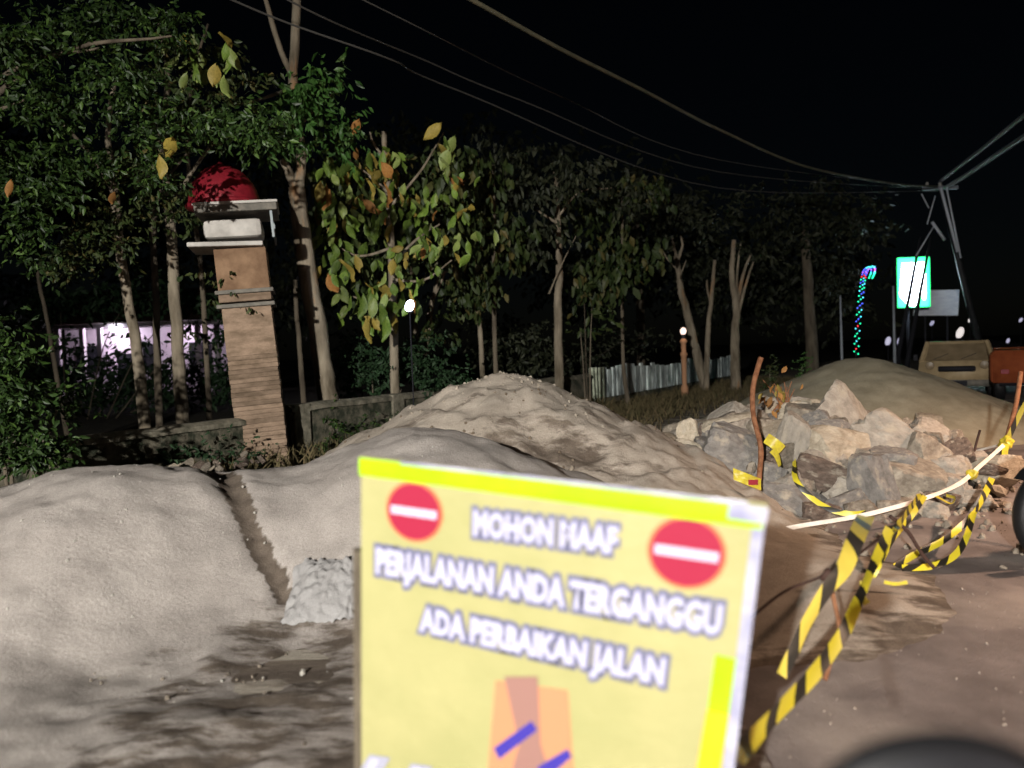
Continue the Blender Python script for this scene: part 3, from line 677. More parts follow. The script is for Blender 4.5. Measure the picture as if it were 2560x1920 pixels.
tree('dim trunk beside the bright bluish bulb', [(1035, 800), (1030, 700), (1015, 600), (1005, 480)], 16, .08, .05, (), [(1000, 500, 16, 80, 60, 160)], m='bark_dark', L=.15, seed=44)
tree('dark narrow trunk between the pillar and the pale leaning tree', [(757, 970), (750, 880), (742, 790), (738, 700)], 15, .06, .04, (), (), m='bark_dark', seed=45)
tree('leftmost of the three forked trees behind the white fence', [(1742, 885), (1722, 800), (1703, 730), (1697, 680), (1690, 640)], 25, .17, .08,
     [([(1692, 650, 0), (1683, 610, 0), (1680, 590, 0)], .06, .03), ([(1694, 650, 0), (1706, 615, 0), (1702, 590, 0)], .06, .03), ([(1698, 680, 0), (1670, 650, 0), (1655, 620, 0)], .03, .015), ([(1700, 690, 0), (1716, 650, 0)], .03, .015)],
     [(1640, 560, 24, 90, 70, 260), (1700, 520, 25, 80, 50, 150)], L=.22, fm='fol_far', seed=46)
tree('middle slim tree of the three forked trees behind the white fence', [(1768, 890), (1772, 800), (1780, 730), (1787, 650)], 24, .10, .05, [([(1776, 760, 0), (1768, 720, 0), (1768, 700, 0)], .04, .03)],
     [(1790, 560, 24, 80, 50, 140)], L=.22, fm='fol_far', seed=47)
tree('rightmost many-branched tree behind the white fence', [(1838, 895), (1838, 820), (1840, 760), (1830, 690), (1835, 600)], 24, .17, .07,
     [([(1840, 740, 0), (1845, 660, 0), (1852, 610, 0)], .05, .025), ([(1842, 760, 0), (1860, 680, 0), (1878, 635, 0)], .07, .03), ([(1846, 780, 0), (1868, 700, 0), (1884, 655, 0)], .06, .03)],
     [(1885, 620, 24, 50, 30, 60), (1880, 500, 25, 90, 60, 110)], L=.22, fm='fol_far', seed=48)
bt = thing('background_tree', 'dim tree crown hanging left of the green-edged lit sign', 'tree', foot(at(2030, 880, 31), 0))
trunk_part(bt, [foot(at(2030, 880, 31)), at(2020, 700, 31), at(2010, 560, 31)], .25, .15, 'bark_dark')
leaf_cloud('crown', [cl(2040, 520, 30, 150, 70, 900), cl(2130, 560, 29, 90, 60, 450), cl(1960, 600, 31, 120, 80, 500), cl(2090, 700, 31, 90, 90, 350)], .30, M['fol_far'], bt, 51)
bt = thing('background_tree', 'dark tree behind the white fence and the globe lamp', 'tree', foot(at(1600, 880, 33), 0))
trunk_part(bt, [foot(at(1600, 880, 33)), at(1600, 700, 33), at(1590, 560, 33)], .22, .15, 'bark_dark')
leaf_cloud('crown', [cl(1600, 640, 30, 150, 120, 900), cl(1480, 700, 28, 120, 80, 500), cl(1750, 700, 32, 140, 100, 600)], .30, M['fol_far'], bt, 52)

bk = []
for i in range(46):
    x = -150 + i * 50 + lr.uniform(-30, 30); 
    for k in range(2): bk.append(cl(x, lr.uniform(330 + max(0, x - 1200) * .35, 760), 36 + lr.uniform(-4, 9), 130, 100, 240))
tag(leaf_cloud('far_woodland', bk, .42, M['fol_far'], None, 90, .6), 'dim mass of woodland behind the nearer trees', 'woodland', kind='stuff')
for nm, lb, cs, L_, sd2 in (('teak_tree', 'dim yellow-green leafy tree between the teak and the straight mid-distance tree', [cl(1180, 450, 15.5, 110, 90, 260), cl(1240, 600, 15.5, 110, 100, 300), cl(1180, 720, 15.2, 90, 70, 200), cl(1130, 540, 15, 80, 90, 160)], .26, 91),
                            ('teak_tree', 'dim leafy tree right of the straight mid-distance tree', [cl(1480, 520, 20, 120, 80, 260), cl(1560, 640, 20, 120, 90, 260), cl(1500, 700, 19, 100, 60, 180), cl(1610, 480, 21, 90, 60, 140)], .30, 92)):
    c0 = cs[1][0]; tt = thing(nm, lb, 'tree', Vector((c0.x, c0.y, 0)))
    trunk_part(tt, [(c0.x, c0.y, -.05), (c0.x - .1, c0.y, 1.5), c0 + Vector((0, 0, 1.5))], .07, .03, 'bark_dark')
    leaf_cloud('crown', cs, L_, M['fol_mix'], tt, sd2, 1.5, .5, False)
def bush(name, label, clumps, L, fm, seed, cat='bush', droop=.3, base=None):
    c = base or clumps[0][0]; t = thing(name, label, cat, Vector((c[0], c[1], 0)))
    for k in range(4):
        cc_ = Vector(clumps[k % len(clumps)][0]); trunk_part(t, [(cc_.x * .3 + c[0] * .7, cc_.y * .3 + c[1] * .7, -.02), cc_ * .6 + Vector((c[0], c[1], 0)) * .4, cc_], .025, .008, 'bark_dark', 'stem', 5)
    leaf_cloud('foliage', clumps, L, M[fm], t, seed, droop); return t
bush('shrub', 'dense dark green shrub at the left edge, beside the grey sand mound', [cl(20, 1050, 6.6, 110, 130, 1300), cl(110, 1130, 6.8, 90, 60, 600), cl(-20, 900, 7, 120, 120, 900), cl(150, 1000, 7.4, 60, 60, 300)], .08, 'fol_green', 61)
bush('shrub', 'dark shrub behind the wall and the left slope of the tallest sand pile', [cl(930, 930, 13.5, 110, 70, 1000), cl(1040, 900, 14, 110, 70, 900), cl(1110, 950, 13.5, 80, 40, 500), cl(880, 880, 14, 60, 60, 400)], .11, 'fol_dark', 62)
bush('shrub', 'low dry brownish undergrowth between the stub pole and the white fence', [cl(1300, 880, 19, 130, 60, 900), cl(1420, 900, 21, 80, 40, 500), cl(1560, 850, 27, 140, 45, 700), cl(1250, 820, 20, 120, 50, 400)], .17, 'fol_far', 63)
bush('shrub', 'pale green leafy plant just right of the straight mid-distance tree', [cl(1460, 735, 17.2, 34, 30, 26), cl(1450, 820, 17.5, 30, 30, 24), cl(1480, 770, 17.2, 30, 30, 20)], .24, 'fol_mix', 64)
bush('hedge', 'dark hedge in front of the lit house, behind the left trunks', [cl(200, 960, 24, 130, 85, 1300), cl(330, 960, 24, 130, 80, 1300), cl(460, 950, 24, 130, 72, 1300), cl(580, 950, 24, 110, 75, 1000), cl(80, 960, 24, 130, 100, 900)], .20, 'fol_dark', 65, 'hedge')
bush('shrub', 'dark foliage hanging in front of the lit house roof', [cl(150, 760, 22, 120, 40, 500), cl(320, 745, 22, 150, 38, 600), cl(480, 750, 22, 110, 40, 400), cl(560, 820, 22, 50, 50, 160), cl(190, 850, 22, 30, 30, 50), cl(350, 850, 22, 30, 30, 60)], .22, 'fol_dark', 68)
for i, (px, py, D, h) in enumerate([(2005, 915, 17, 46), (1925, 915, 17.5, 40)]):
    b = at(px, py + 20, D); t = thing('conical_shrub', ['bright green cone-shaped shrub left of the far sand pile', 'dim green cone-shaped shrub behind the rusty bent stake'][i], 'shrub', Vector((b.x, b.y, 0)))
    top = at(px, py - 25, D).z; cs = []
    for k in range(9):
        f = k / 8; cs.append(((b.x, b.y, .2 + (top - .25) * f), (.28 * (1 - f) + .03,) * 2 + (.15,), int(110 * (1 - f) + 15)))
    leaf_cloud('foliage', cs, .06, M['fol_bright' if i == 0 else 'fol_mix'], t, 70 + i, -.6)
    trunk_part(t, [(b.x, b.y, -.02), (b.x, b.y, top * .8)], .03, .01, 'bark_dark', 'stem', 5)

def grass(name, label, area, n, h0, h1, m, seed):
    rnd = random.Random(seed); vs = []; fs = []
    for _ in range(n):
        p = area(rnd); a = rnd.uniform(0, 6.28); h = rnd.uniform(h0, h1); ln = Vector((rnd.gauss(0, .35), rnd.gauss(0, .35), 1)).normalized(); s = Vector((cos(a), sin(a), 0)) * h * .045; b = len(vs)
        vs += [p - s, p + s, p + ln * h * .55 + s * .7, p + ln * h * .55 - s * .7, p + ln * h + Vector((ln.x, ln.y, -.15)) * h * .4]
        fs += [(b, b + 1, b + 2, b + 3), (b + 3, b + 2, b + 4)]
    return tag(mesh(name, vs, fs, m), label, 'grass', kind='stuff')
grass('wall_grass', 'grass and weeds growing along both sides of the mossy wall', lambda r: RD(r.uniform(1, 17.5), 8.15 + r.choice([-1, 1]) * (.15 + abs(r.gauss(0, .35))), 0), 9000, .12, .5, M['grass'], 81)
grass('verge_grass', 'dry brown grass between the wall and the piles', lambda r: RD(r.uniform(9, 32), 6.6 + r.gauss(0, .8), 0), 14000, .08, .3, M['grass'], 82)
bush('creeper', 'dark creeper hanging over the mossy wall left of the pillar', [(RD(5.6, 8.0, .45), (.8, .12, .25), 400), (RD(6.5, 7.95, .3), (.5, .12, .25), 300), (RD(4.2, 8.0, .3), (.7, .12, .2), 250)], .07, 'fol_dark', 66, 'creeper')
bush('creeper', 'green creeper on the wall below the pale leaning tree', [(RD(8.3, 8.0, .5), (.5, .12, .3), 260), (RD(9.2, 7.9, .4), (.7, .15, .3), 500), (RD(7.8, 7.8, .2), (.3, .12, .2), 150)], .07, 'fol_green', 67, 'creeper')
# scatter of rubbish at the foot of the pillar
hp = thing('debris_heap', 'small heap of dry leaves and broken bricks at the foot of the gate pillar', 'debris', RD(5.6, 7.3, 0))
for k in range(22):
    p = RD(5.6 + lr.gauss(0, .5), 7.3 + lr.gauss(0, .25), .25 + lr.uniform(0, .18)); s = lr.uniform(.04, .10)
    rock(hp, p, (s * 1.5, s, s * .6), (lr.uniform(-1, 1), lr.uniform(-1, 1), lr.uniform(0, 6)), lr.choice(['rock_tan', 'rock_brown', 'rock_dark']), k, 'brick_piece')
bm = bmesh.new(); lathe(bm, [(.75, 0), (.55, .16), (.3, .26), (.02, .3)], 18, Matrix.Diagonal((1.4, .8, 1, 1))); obj('soil_core', bm, M['soil'], hp, True)

# ------------------------------------------------------------------ house, lamps
h0 = at(140, 900, 38); h1 = at(570, 895, 38)
hs = thing('house', 'low house with lilac-white walls and lit porch behind the left trees', 'house', Vector((h0.x, 38, 0))); hx = h1.x - h0.x
def hb(name, c, s, m, parent=hs, bev=0): bm = bmesh.new(); box(bm, c, s, None, bev); return obj(name, bm, M[m], parent)
hb('wall', (hx * .5, 1.0, 1.7), (hx, .2, 3.4), 'house')
for x in (0.06, .20, .30, .62, .74, .86, .97): hb('column', (hx * x, -.6, 1.7), (.22, .22, 3.4), 'house')
for x in (.13, .46, .80):
    wn = hb('window', (hx * x, .86, 1.9), (1.1, .08, 1.3), 'dark'); hb('frame', (0, -.05, 0), (.06, .05, 1.3), 'white', wn).location = (hx * x, .8, 1.9)
hb('door', (hx * .36, .86, 1.05), (.9, .08, 2.1), 'dark')
hb('beam', (hx * .5, -.6, 3.5), (hx + .6, .24, .25), 'house')
rf = bmesh.new()
v = [rf.verts.new(q) for q in ((-1, -1.6, 3.55), (hx + 1, -1.6, 3.55), (hx + 1, 5, 3.55), (-1, 5, 3.55), (.8, 1.8, 5.4), (hx - .8, 1.8, 5.4))]
for f in ((0, 1, 5, 4), (1, 2, 5), (2, 3, 4, 5), (3, 0, 4), (3, 2, 1, 0)): rf.faces.new([v[i] for i in f])
obj('roof', rf, M['roof'], hs)
lp = at(288, 822, 37.2); bm = bmesh.new(); box(bm, lp - hs.location, (.5, .12, .22), None, .03); obj('porch_lamp', bm, M['em_tube'], hs)
for x, e in ((.30, 110), (.72, 60)):
    ld = bpy.data.lights.new('porch_light', 'POINT'); ld.energy = e; ld.color = (.93, .82, 1); ld.shadow_soft_size = .2
    lo = bpy.data.objects.new('porch_light', ld); C.objects.link(lo); lo.parent = hs; lo.location = (hx * x + .3, -.1, 3.0)

def post_lamp(label, px, py, D, r, em, tilt=0, col='pole', group=None, sx=1, base=None, light=0, lc=(1, 1, 1)):
    p = at(px, py, D); t = thing('post_lamp', label, 'lamp', Vector((p.x, p.y, 0)), group); q = p - t.location
    bm = bmesh.new(); bmesh.ops.create_uvsphere(bm, u_segments=14, v_segments=10, radius=r, matrix=Matrix.Translation(q) @ Matrix.Rotation(R(tilt), 4, 'Y') @ Matrix.Diagonal((sx, sx, 1, 1)))
    obj('globe', bm, M[em], t, True)
    bm = bmesh.new(); tube(bm, [(0, 0, 0), (0, 0, q.z - r * .9)], base or .03, 8); obj('post', bm, M[col], t, True)
    bm = bmesh.new(); lathe(bm, [(r * .5, q.z - r * 1.12), (r * .6, q.z - r * .9), (r * .3, q.z - r * .8)], 10); obj('collar', bm, M[col], t)
    if light:
        ld = bpy.data.lights.new('globe_light', 'POINT'); ld.energy = light; ld.color = lc; ld.shadow_soft_size = r
        lo = bpy.data.objects.new('globe_light', ld); C.objects.link(lo); lo.parent = t; lo.location = q - Vector((0, 2.5 * r, 0))
    return t
post_lamp('small bright bluish bulb on a post among the middle trees', 1024, 765, 11.9, .095, 'em_bulb', 20, 'dark', None, .7, .010, 2, (.75, .82, 1))
t = post_lamp('pinkish globe lamp on a turned orange column behind the white fence', 1708, 828, 22, .11, 'em_globe', 5, 'dark', None, .8, .05, 3, (1, .75, .6))
q = at(1710, 870, 22) - t.location
bm = bmesh.new(); zt = at(1708, 843, 22).z; lathe(bm, [(.11, 0), (.11, .3), (.07, .4), (.08, zt - .55), (.12, zt - .5), (.07, zt - .42), (.075, zt - .18), (.12, zt - .12), (.06, zt - .04)], 14); obj('column', bm, mat('orange_column', (.42, .22, .12), rough=.8), t, True)
FARL = 'small lights far down the road'
for px, py, D, r, tl, em, lb in [(2400, 832, 42, .33, 20, 'em_cream', 'largest cream glowing lamp far down the road above the tan van'), (2330, 808, 40, .15, 35, 'em_far', 'small slanted white lamp below the grey banner'),
                               (2425, 800, 45, .16, 20, 'em_cream', 'dim lamp up and right of the largest cream lamp'), (2552, 800, 40, .13, 35, 'em_far', 'small slanted lamp at the right edge of the view'),
                               (2220, 853, 36, .22, 15, 'em_far', 'left one of two low violet glows added for leaf reflections under the lit sign'), (2250, 853, 36, .22, 15, 'em_far', 'right one of two low violet glows added for leaf reflections under the lit sign'),  # violet globes stand in for light reflected by leaves, not lamps
                               (2520, 852, 44, .15, 20, 'em_far', 'faint low lamp above the orange truck')]:
    post_lamp(lb, px, py, D, r, em, tl, 'dark', FARL, .55)

# lit sign
sg = thing('lit_sign', 'glowing white shop sign with bright green border on a post', 'sign', Vector((*at(2283, 706, 30).xy, 0)))
sc_ = 30 / 1900; zc = at(2283, 706, 30).z
def sbox(name, px0, py0, px1, py1, y, dpt, m, bev=0):
    x0 = (px0 - 2283) * sc_; x1 = (px1 - 2283) * sc_; z0 = zc - (py1 - 706) * sc_; z1 = zc - (py0 - 706) * sc_
    bm = bmesh.new(); box(bm, ((x0 + x1) / 2, y, (z0 + z1) / 2), (x1 - x0, dpt, z1 - z0), None, bev); return obj(name, bm, M[m], sg)
sbox('cabinet', 2241, 643, 2325, 769, .10, .2, 'dark')
sbox('green_panel', 2242, 644, 2324, 768, -.02, .03, 'em_green')
bm = bmesh.new()
P = [(2254, 658), (2313, 657), (2313, 735), (2311, 750), (2304, 748), (2301, 733), (2296, 760), (2283, 766), (2268, 764), (2259, 752), (2247, 738)]
f = [bm.verts.new(((x - 2283) * sc_, -.045, zc - (y - 706) * sc_)) for x, y in P]; bm.faces.new(f); obj('white_face', bm, M['em_sign'], sg)
bm = bmesh.new(); tube(bm, [(-.1, .25, 0), (-.1, .25, zc - .9)], .07, 8); obj('post', bm, M['dark'], sg, True)
ld = bpy.data.lights.new('sign_glow', 'AREA'); ld.shape = 'RECTANGLE'; ld.size = 1.2; ld.size_y = 1.9; ld.energy = 260; ld.color = (.72, .88, 1)
lo = bpy.data.objects.new('sign_glow', ld); C.objects.link(lo); lo.parent = sg; lo.location = (0, -.12, zc); lo.rotation_euler = (R(90), 0, 0)
for k, (a, b, lb) in enumerate([((2292, 640), (2262, 800), 'left of two dark slanting bamboo poles in front of the lit sign'), ((2318, 640), (2288, 800), 'right of two dark slanting bamboo poles in front of the lit sign')]):
    pa = at(a[0], a[1], 28.6); pb = at(b[0], b[1], 28.6); dd = (pb - pa); pf = pa + dd * (pa.z / -dd.z); pt = pa - dd * .3
    t = thing('bamboo_pole', lb, 'pole', Vector((pf.x, pf.y, 0)))
    bm = bmesh.new(); tube(bm, [pf - t.location, pa - t.location, pt - t.location], [.10, .055, .03], 8); obj('pole_stem', bm, M['dark'], t, True)
t = thing('banner_board', 'plain blue-grey signboard beside and below the lit sign', 'sign', Vector((*at(2340, 757, 31.4).xy, 0)), None, R(-28))
zc2 = at(2340, 757, 31.4).z; bm = bmesh.new(); box(bm, (0, 0, zc2), (1.62, .06, 1.05), Matrix.Rotation(R(3), 3, 'Y'), .01); obj('panel', bm, M['board2'], t)
bm = bmesh.new(); box(bm, (-.4, .08, zc2 / 2 - .1), (.07, .07, zc2)); obj('post', bm, M['dark'], t)
bm = bmesh.new(); box(bm, (.4, .08, zc2 / 2 - .1), (.07, .07, zc2)); obj('post', bm, M['dark'], t)
# a thin pale pole left of the sign and one further left
for (x0, y0, x1, y1, D, r, lb) in [(2235, 715, 2238, 850, 28, .06, 'thin pale flag pole at the left edge of the lit sign'), (2103, 740, 2112, 880, 26, .05, 'dim slim pole left of the string lights')]:
    pa = at(x0, y0, D); t = thing('slim_pole', lb, 'pole', Vector((pa.x, pa.y, 0))); bm = bmesh.new(); tube(bm, [(0, 0, 0), (-.03, 0, pa.z)], [r, r * .6], 8); obj('pole_stem', bm, M['pole'], t, True)

# string lights on a hooked pole
sl = thing('string_lights', 'hooked pole wound with tiny green, blue and violet festoon lights', 'string lights', foot(at(2140, 900, 24), 0))
path = smooth_path([foot(at(2138, 960, 24)), at(2140, 885, 24), at(2146, 800, 24), at(2154, 730, 24), at(2160, 690, 24), at(2168, 672, 24), at(2182, 667, 24), at(2184, 680, 24), at(2178, 696, 24)], 8)
bm = bmesh.new(); tube(bm, [p - sl.location for p in path], .018, 6); obj('curved_pole', bm, M['dark'], sl, True)
bms = {}
for c in 'gbprc':
    b_m = bmesh.new(); bmesh.ops.create_icosphere(b_m, subdivisions=2, radius=1); me = bpy.data.meshes.new('bulb'); b_m.to_mesh(me); b_m.free(); me.materials.append(M['em_' + c]); me.shade_smooth(); bms[c] = me
seq = 'grgcggcrgbcgcbbgcgbcggcbbgcrrbbppbbpbpbbcbcgccgcgcbpprbpgcgcggggggg'
for i in range(96):
    f = i / 95; p = at(2140, 888, 24).lerp(path[-1], 0)
    k = 8 + f * (len(path) - 9); k0 = int(k); p = path[k0].lerp(path[min(k0 + 1, len(path) - 1)], k - k0)
    o = bpy.data.objects.new('bulb', bms[seq[int(f * (len(seq) - 1))]]); C.objects.link(o); o.parent = sl
    o.location = p - sl.location + Vector((.07 * cos(i * 2.1), .07 * sin(i * 2.1), 0)); o.scale = (.020,) * 3

# ------------------------------------------------------------------ utility pole and cables
M['guy'] = mat('galvanised', (.62, .66, .74), rough=.5)
M['mast'] = mat('dark_mast', (.012, .013, .015), (.03, .032, .036), scale=3, rough=.6)
up = thing('utility_pole', 'leaning bluish utility pole with guy rods above the lit sign', 'utility pole', foot(at(2470, 880, 27), 0))
ptop = at(2350, 462, 27)
bm = bmesh.new(); tube(bm, [(0, 0, -.1), ptop - up.location], [.13, .08], 10); obj('mast', bm, M['mast'], up, True)
for a, b, r in [((2352, 470), (2394, 630), .05), ((2366, 468), (2402, 645), .03), ((2338, 490), (2318, 560), .02), ((2335, 565), (2290, 640), .02), ((2330, 555), (2362, 600), .05), ((2304, 485), (2322, 520), .02)]:
    bm = bmesh.new(); tube(bm, [at(*a, 26.4) - up.location, at(*b, 26.4) - up.location], r, 6); obj('guy_rod', bm, M['guy'], up, True)
bm = bmesh.new(); box(bm, at(2350, 470, 26.8) - up.location, (1.2, .12, .12)); obj('cross_arm', bm, M['pole'], up)
for dx in (-.45, 0, .45):
    bm = bmesh.new(); lathe(bm, [(.05, 0), (.07, .03), (.04, .06), (.06, .1), (.02, .16)], 8, Matrix.Translation(at(2350, 470, 26.8) - up.location + Vector((dx, 0, .06)))); obj('insulator', bm, M['white'], up)
CG = 'cables strung from the utility pole'
def cable(label, pts, r, m):
    P = smooth_path([at(*q) for q in pts], 8); bm = bmesh.new(); tube(bm, P, r, 6); return tag(obj('overhead_cable', bm, M[m], None, True), label, 'cable', CG)
cable('thick pale overhead cable running from the top edge down to the right', [(600, -330, 7), (880, -160, 7.6), (1180, 0, 9), (1400, 122, 10.6), (1600, 222, 13), (1800, 325, 16.5), (2020, 418, 20), (2240, 460, 24), (2345, 466, 26.7)], .030, 'cable')
cable('upper thin cable below the thick pale one', [(400, -250, 8), (1000, 45, 10), (1400, 240, 13.5), (1800, 400, 18), (2345, 470, 26.7)], .010, 'cable_dim')
cable('middle thin cable crossing the black sky above the teak', [(500, -120, 8), (800, 40, 9), (1060, 150, 11), (1300, 250, 13), (1800, 430, 19), (2345, 474, 26.7)], .012, 'cable_dim')
cable('lowest thin cable crossing the black sky above the teak', [(400, -80, 8), (700, 50, 9), (980, 150, 10), (1160, 232, 12), (1800, 470, 19), (2345, 478, 26.7)], .013, 'cable_dim')
cable('upper grey cable rising from the utility pole to the right edge', [(2352, 452, 26.7), (2400, 415, 25), (2490, 345, 21), (2620, 240, 16), (2900, 0, 11)], .06, 'cable_blue')
cable('lower grey cable rising from the utility pole to the right edge', [(2362, 470, 26.7), (2420, 435, 25), (2510, 375, 21), (2640, 290, 16), (3000, 60, 11)], .07, 'cable_blue')

# ------------------------------------------------------------------ vehicles beyond the piles
def wheel(parent, c, r, wd, axis):
    Mx = Matrix.Translation(c) @ Vector(axis).to_track_quat('Z', 'Y').to_matrix().to_4x4(); w2 = wd / 2
    bm = bmesh.new(); lathe(bm, [(r * .62, -w2 * .8), (r * .9, -w2), (r * .985, -w2 * .7), (r, 0), (r * .985, w2 * .7), (r * .9, w2), (r * .62, w2 * .8)], 32, Mx); ty = obj('tyre', bm, M['rubber'], parent, True)
    bm = bmesh.new(); lathe(bm, [(r * .1, -w2 * .86), (r * .6, -w2 * .84), (r * .63, 0), (r * .6, w2 * .84), (r * .1, w2 * .86)], 24, Mx); ri = obj('rim', bm, M['rim'], ty, True)
    return ty
vp = at(2385, 980, 18); van = thing('tan_van', 'tan van facing the road behind the far sand pile', 'van', Vector((vp.x + .42, 18.6, -.0)), None, R(-30.5))
def vb(name, prof, y0, y1, m, parent=van):
    bm = bmesh.new(); a = [bm.verts.new((x, y0, z)) for x, z in prof]; b = [bm.verts.new((x, y1, z)) for x, z in prof]; n = len(prof)
    bm.faces.new(a); bm.faces.new(b[::-1])
    for k in range(n): bm.faces.new((a[k], b[k], b[(k + 1) % n], a[(k + 1) % n]))
    bmesh.ops.bevel(bm, geom=bm.edges[:], offset=.02, segments=2, affect='EDGES'); return obj(name, bm, M[m], parent, True)
vb('body', [(-.80, .32), (.80, .32), (.84, .6), (.80, .93), (-.80, .93), (-.84, .6)], 0, 3.4, 'van')
vb('cabin', [(-.76, .931), (.76, .931), (.68, 1.40), (-.68, 1.40)], .45, 3.38, 'van')
bm = bmesh.new(); f = [bm.verts.new(q) for q in ((-.66, .08, .94), (.66, .08, .94), (.60, .44, 1.34), (-.60, .44, 1.34))]; bm.faces.new(f); obj('windscreen', bm, M['vanglass'], van)
for s in (-1, 1):
    bm = bmesh.new(); tube(bm, [(s * .76, .03, .93), (s * .64, .42, 1.38)], .06, 6); obj('pillar', bm, M['van'], van)
    bm = bmesh.new(); lathe(bm, [(.1, 0), (.09, .03), (.02, .04)], 14, Matrix.Translation((s * .58, -.02, .82)) @ Matrix.Rotation(R(90), 4, 'X')); obj('headlight', bm, M['vanglass'], van)
    wheel(van, (s * .74, .6, .29), .29, .17, (1, 0, 0)); wheel(van, (s * .74, 2.8, .29), .29, .17, (1, 0, 0))
bm = bmesh.new(); box(bm, (0, -.115, .38), (.44, .012, .12), None, .003); obj('number_plate', bm, M['dark'], van)
for s in (-1, 1):
    bm = bmesh.new(); box(bm, (s * .90, .3, 1.02), (.10, .06, .16), None, .02); obj('wing_mirror', bm, M['dark'], van, True)
    bm = bmesh.new(); tube(bm, [(s * .30 - .2, .10, .965), (s * .30 + .12, .22, 1.10)], .008, 5); obj('wiper', bm, M['dark'], van)
vb('bumper', [(-.82, .3), (.82, .3), (.82, .46), (-.82, .46)], -.1, -.01, 'pillar_rim')
vb('grille', [(-.4, .66), (.4, .66), (.4, .8), (-.4, .8)], -.025, -.003, 'dark')
op = at(2560, 950, 16); ot = thing('orange_truck', 'orange truck body cut by the right edge, beside the tan van', 'truck', Vector((op.x + .82, 16.6, 0)), None, R(-30.5))
vb('cargo_box', [(-.95, .45), (.95, .45), (.95, 1.07), (.86, 1.16), (-.86, 1.16), (-.95, 1.07)], 0, 3.2, 'orange_truck', ot)
vb('chassis', [(-.8, .38), (.8, .38), (.8, .53), (-.8, .53)], .05, 4.6, 'dark', ot)
vb('cab', [(-.85, .54), (.85, .54), (.8, 1.18), (-.8, 1.18)], 3.25, 4.7, 'orange_truck', ot)
for s in (-1, 1):
    wheel(ot, (s * .78, .7, .38), .38, .22, (1, 0, 0)); wheel(ot, (s * .78, 4.0, .38), .38, .22, (1, 0, 0))
    bm = bmesh.new(); box(bm, (s * .7, -.015, .7), (.16, .03, .1), None, .008); obj('tail_light', bm, M['red'], ot)

# motorcycle (right edge) and the one following with its headlamp on
def motorcycle(label, loc, rz):
    t = thing('motorcycle', label, 'motorcycle', loc, None, rz); r = .33
    for x in (0, 1.28):
        Mx = Matrix.Translation((x, 0, r)) @ Matrix.Rotation(R(90), 4, 'X')
        bm = bmesh.new(); lathe(bm, [(r * .80, -.035), (r * .86, -.05), (r * .95, -.05), (r, -.02), (r, .02), (r * .95, .05), (r * .86, .05), (r * .80, .035), (r * .80, -.035)], 40, Mx)
        # open the lathe caps
        for f in [f for f in bm.faces if len(f.verts) > 4]: bm.faces.remove(f)
        ty = obj('tyre', bm, M['rubber'], t, True)
        bm = bmesh.new(); lathe(bm, [(r * .72, -.03), (r * .795, -.037), (r * .795, .037), (r * .72, .03), (r * .72, -.03)], 40, Mx)
        for f in [f for f in bm.faces if len(f.verts) > 4]: bm.faces.remove(f)
        obj('rim', bm, M['rim'], ty, True)
        bm = bmesh.new(); lathe(bm, [(.05, -.06), (.06, 0), (.05, .06)], 14, Mx); obj('hub', bm, M['dark'], ty, True)
        for k in range(10):
            a = 2 * pi * k / 10; bm = bmesh.new(); tube(bm, [(x + .05 * cos(a), .03, r + .05 * sin(a)), (x + .245 * cos(a + .2), 0, r + .245 * sin(a + .2))], .004, 5); obj('spoke', bm, M['dark'], ty)
        bm = bmesh.new(); pts = [(x + (r + .045) * cos(a), 0, r + (r + .045) * sin(a)) for a in [R(d) for d in range(40, 150, 11)]]
        for a_, b_ in zip(pts, pts[1:]):
            q = [bm.verts.new((p[0], s * .065, p[2])) for p in (a_, b_) for s in (-1, 1)]; bm.faces.new((q[0], q[1], q[3], q[2]))
        obj('mudguard', bm, M['black'], t)
    for s in (-1, 1):
        bm = bmesh.new(); tube(bm, [(1.28, s * .09, r), (1.05, s * .09, .95)], .02, 8); obj('fork', bm, M['rim'], t, True)
        bm = bmesh.new(); tube(bm, [(0, s * .09, r), (.22, s * .1, .62)], .022, 8); obj('shock', bm, M['rim'], t, True)
        bm = bmesh.new(); tube(bm, [(1.03, 0, .98), (1.0, s * .25, 1.03), (.9, s * .36, 1.0)], .014, 8); obj('handlebar', bm, M['black'], t, True)
    bm = bmesh.new(); tube(bm, [(0, 0, r), (.45, 0, .35), (.75, 0, .3), (1.0, 0, .8)], [.035, .06, .06, .04], 8); obj('frame', bm, M['dark'], t, True)
    bm = bmesh.new(); box(bm, (.62, 0, .40), (.34, .22, .26), None, .05); obj('engine', bm, M['grey'], t, True)
    bm = bmesh.new(); tube(bm, [(-.15, 0, .74), (.1, 0, .78), (.35, 0, .74), (.55, 0, .76)], [.07, .11, .12, .08], 12); obj('seat', bm, M['black'], t, True)
    bm = bmesh.new(); tube(bm, [(.5, 0, .72), (.7, 0, .82), (.95, 0, .82), (1.05, 0, .86)], [.06, .13, .12, .07], 12); obj('fuel_tank', bm, M['red'], t, True)
    bm = bmesh.new(); tube(bm, [(.6, -.12, .25), (.2, -.15, .28), (-.2, -.15, .36)], [.025, .045, .05], 10); obj('exhaust', bm, M['rim'], t, True)
    return t
mc = motorcycle('black motorcycle wheel cut by the right edge, standing on the road', Vector((3.585, 5.0, .012)), R(14))
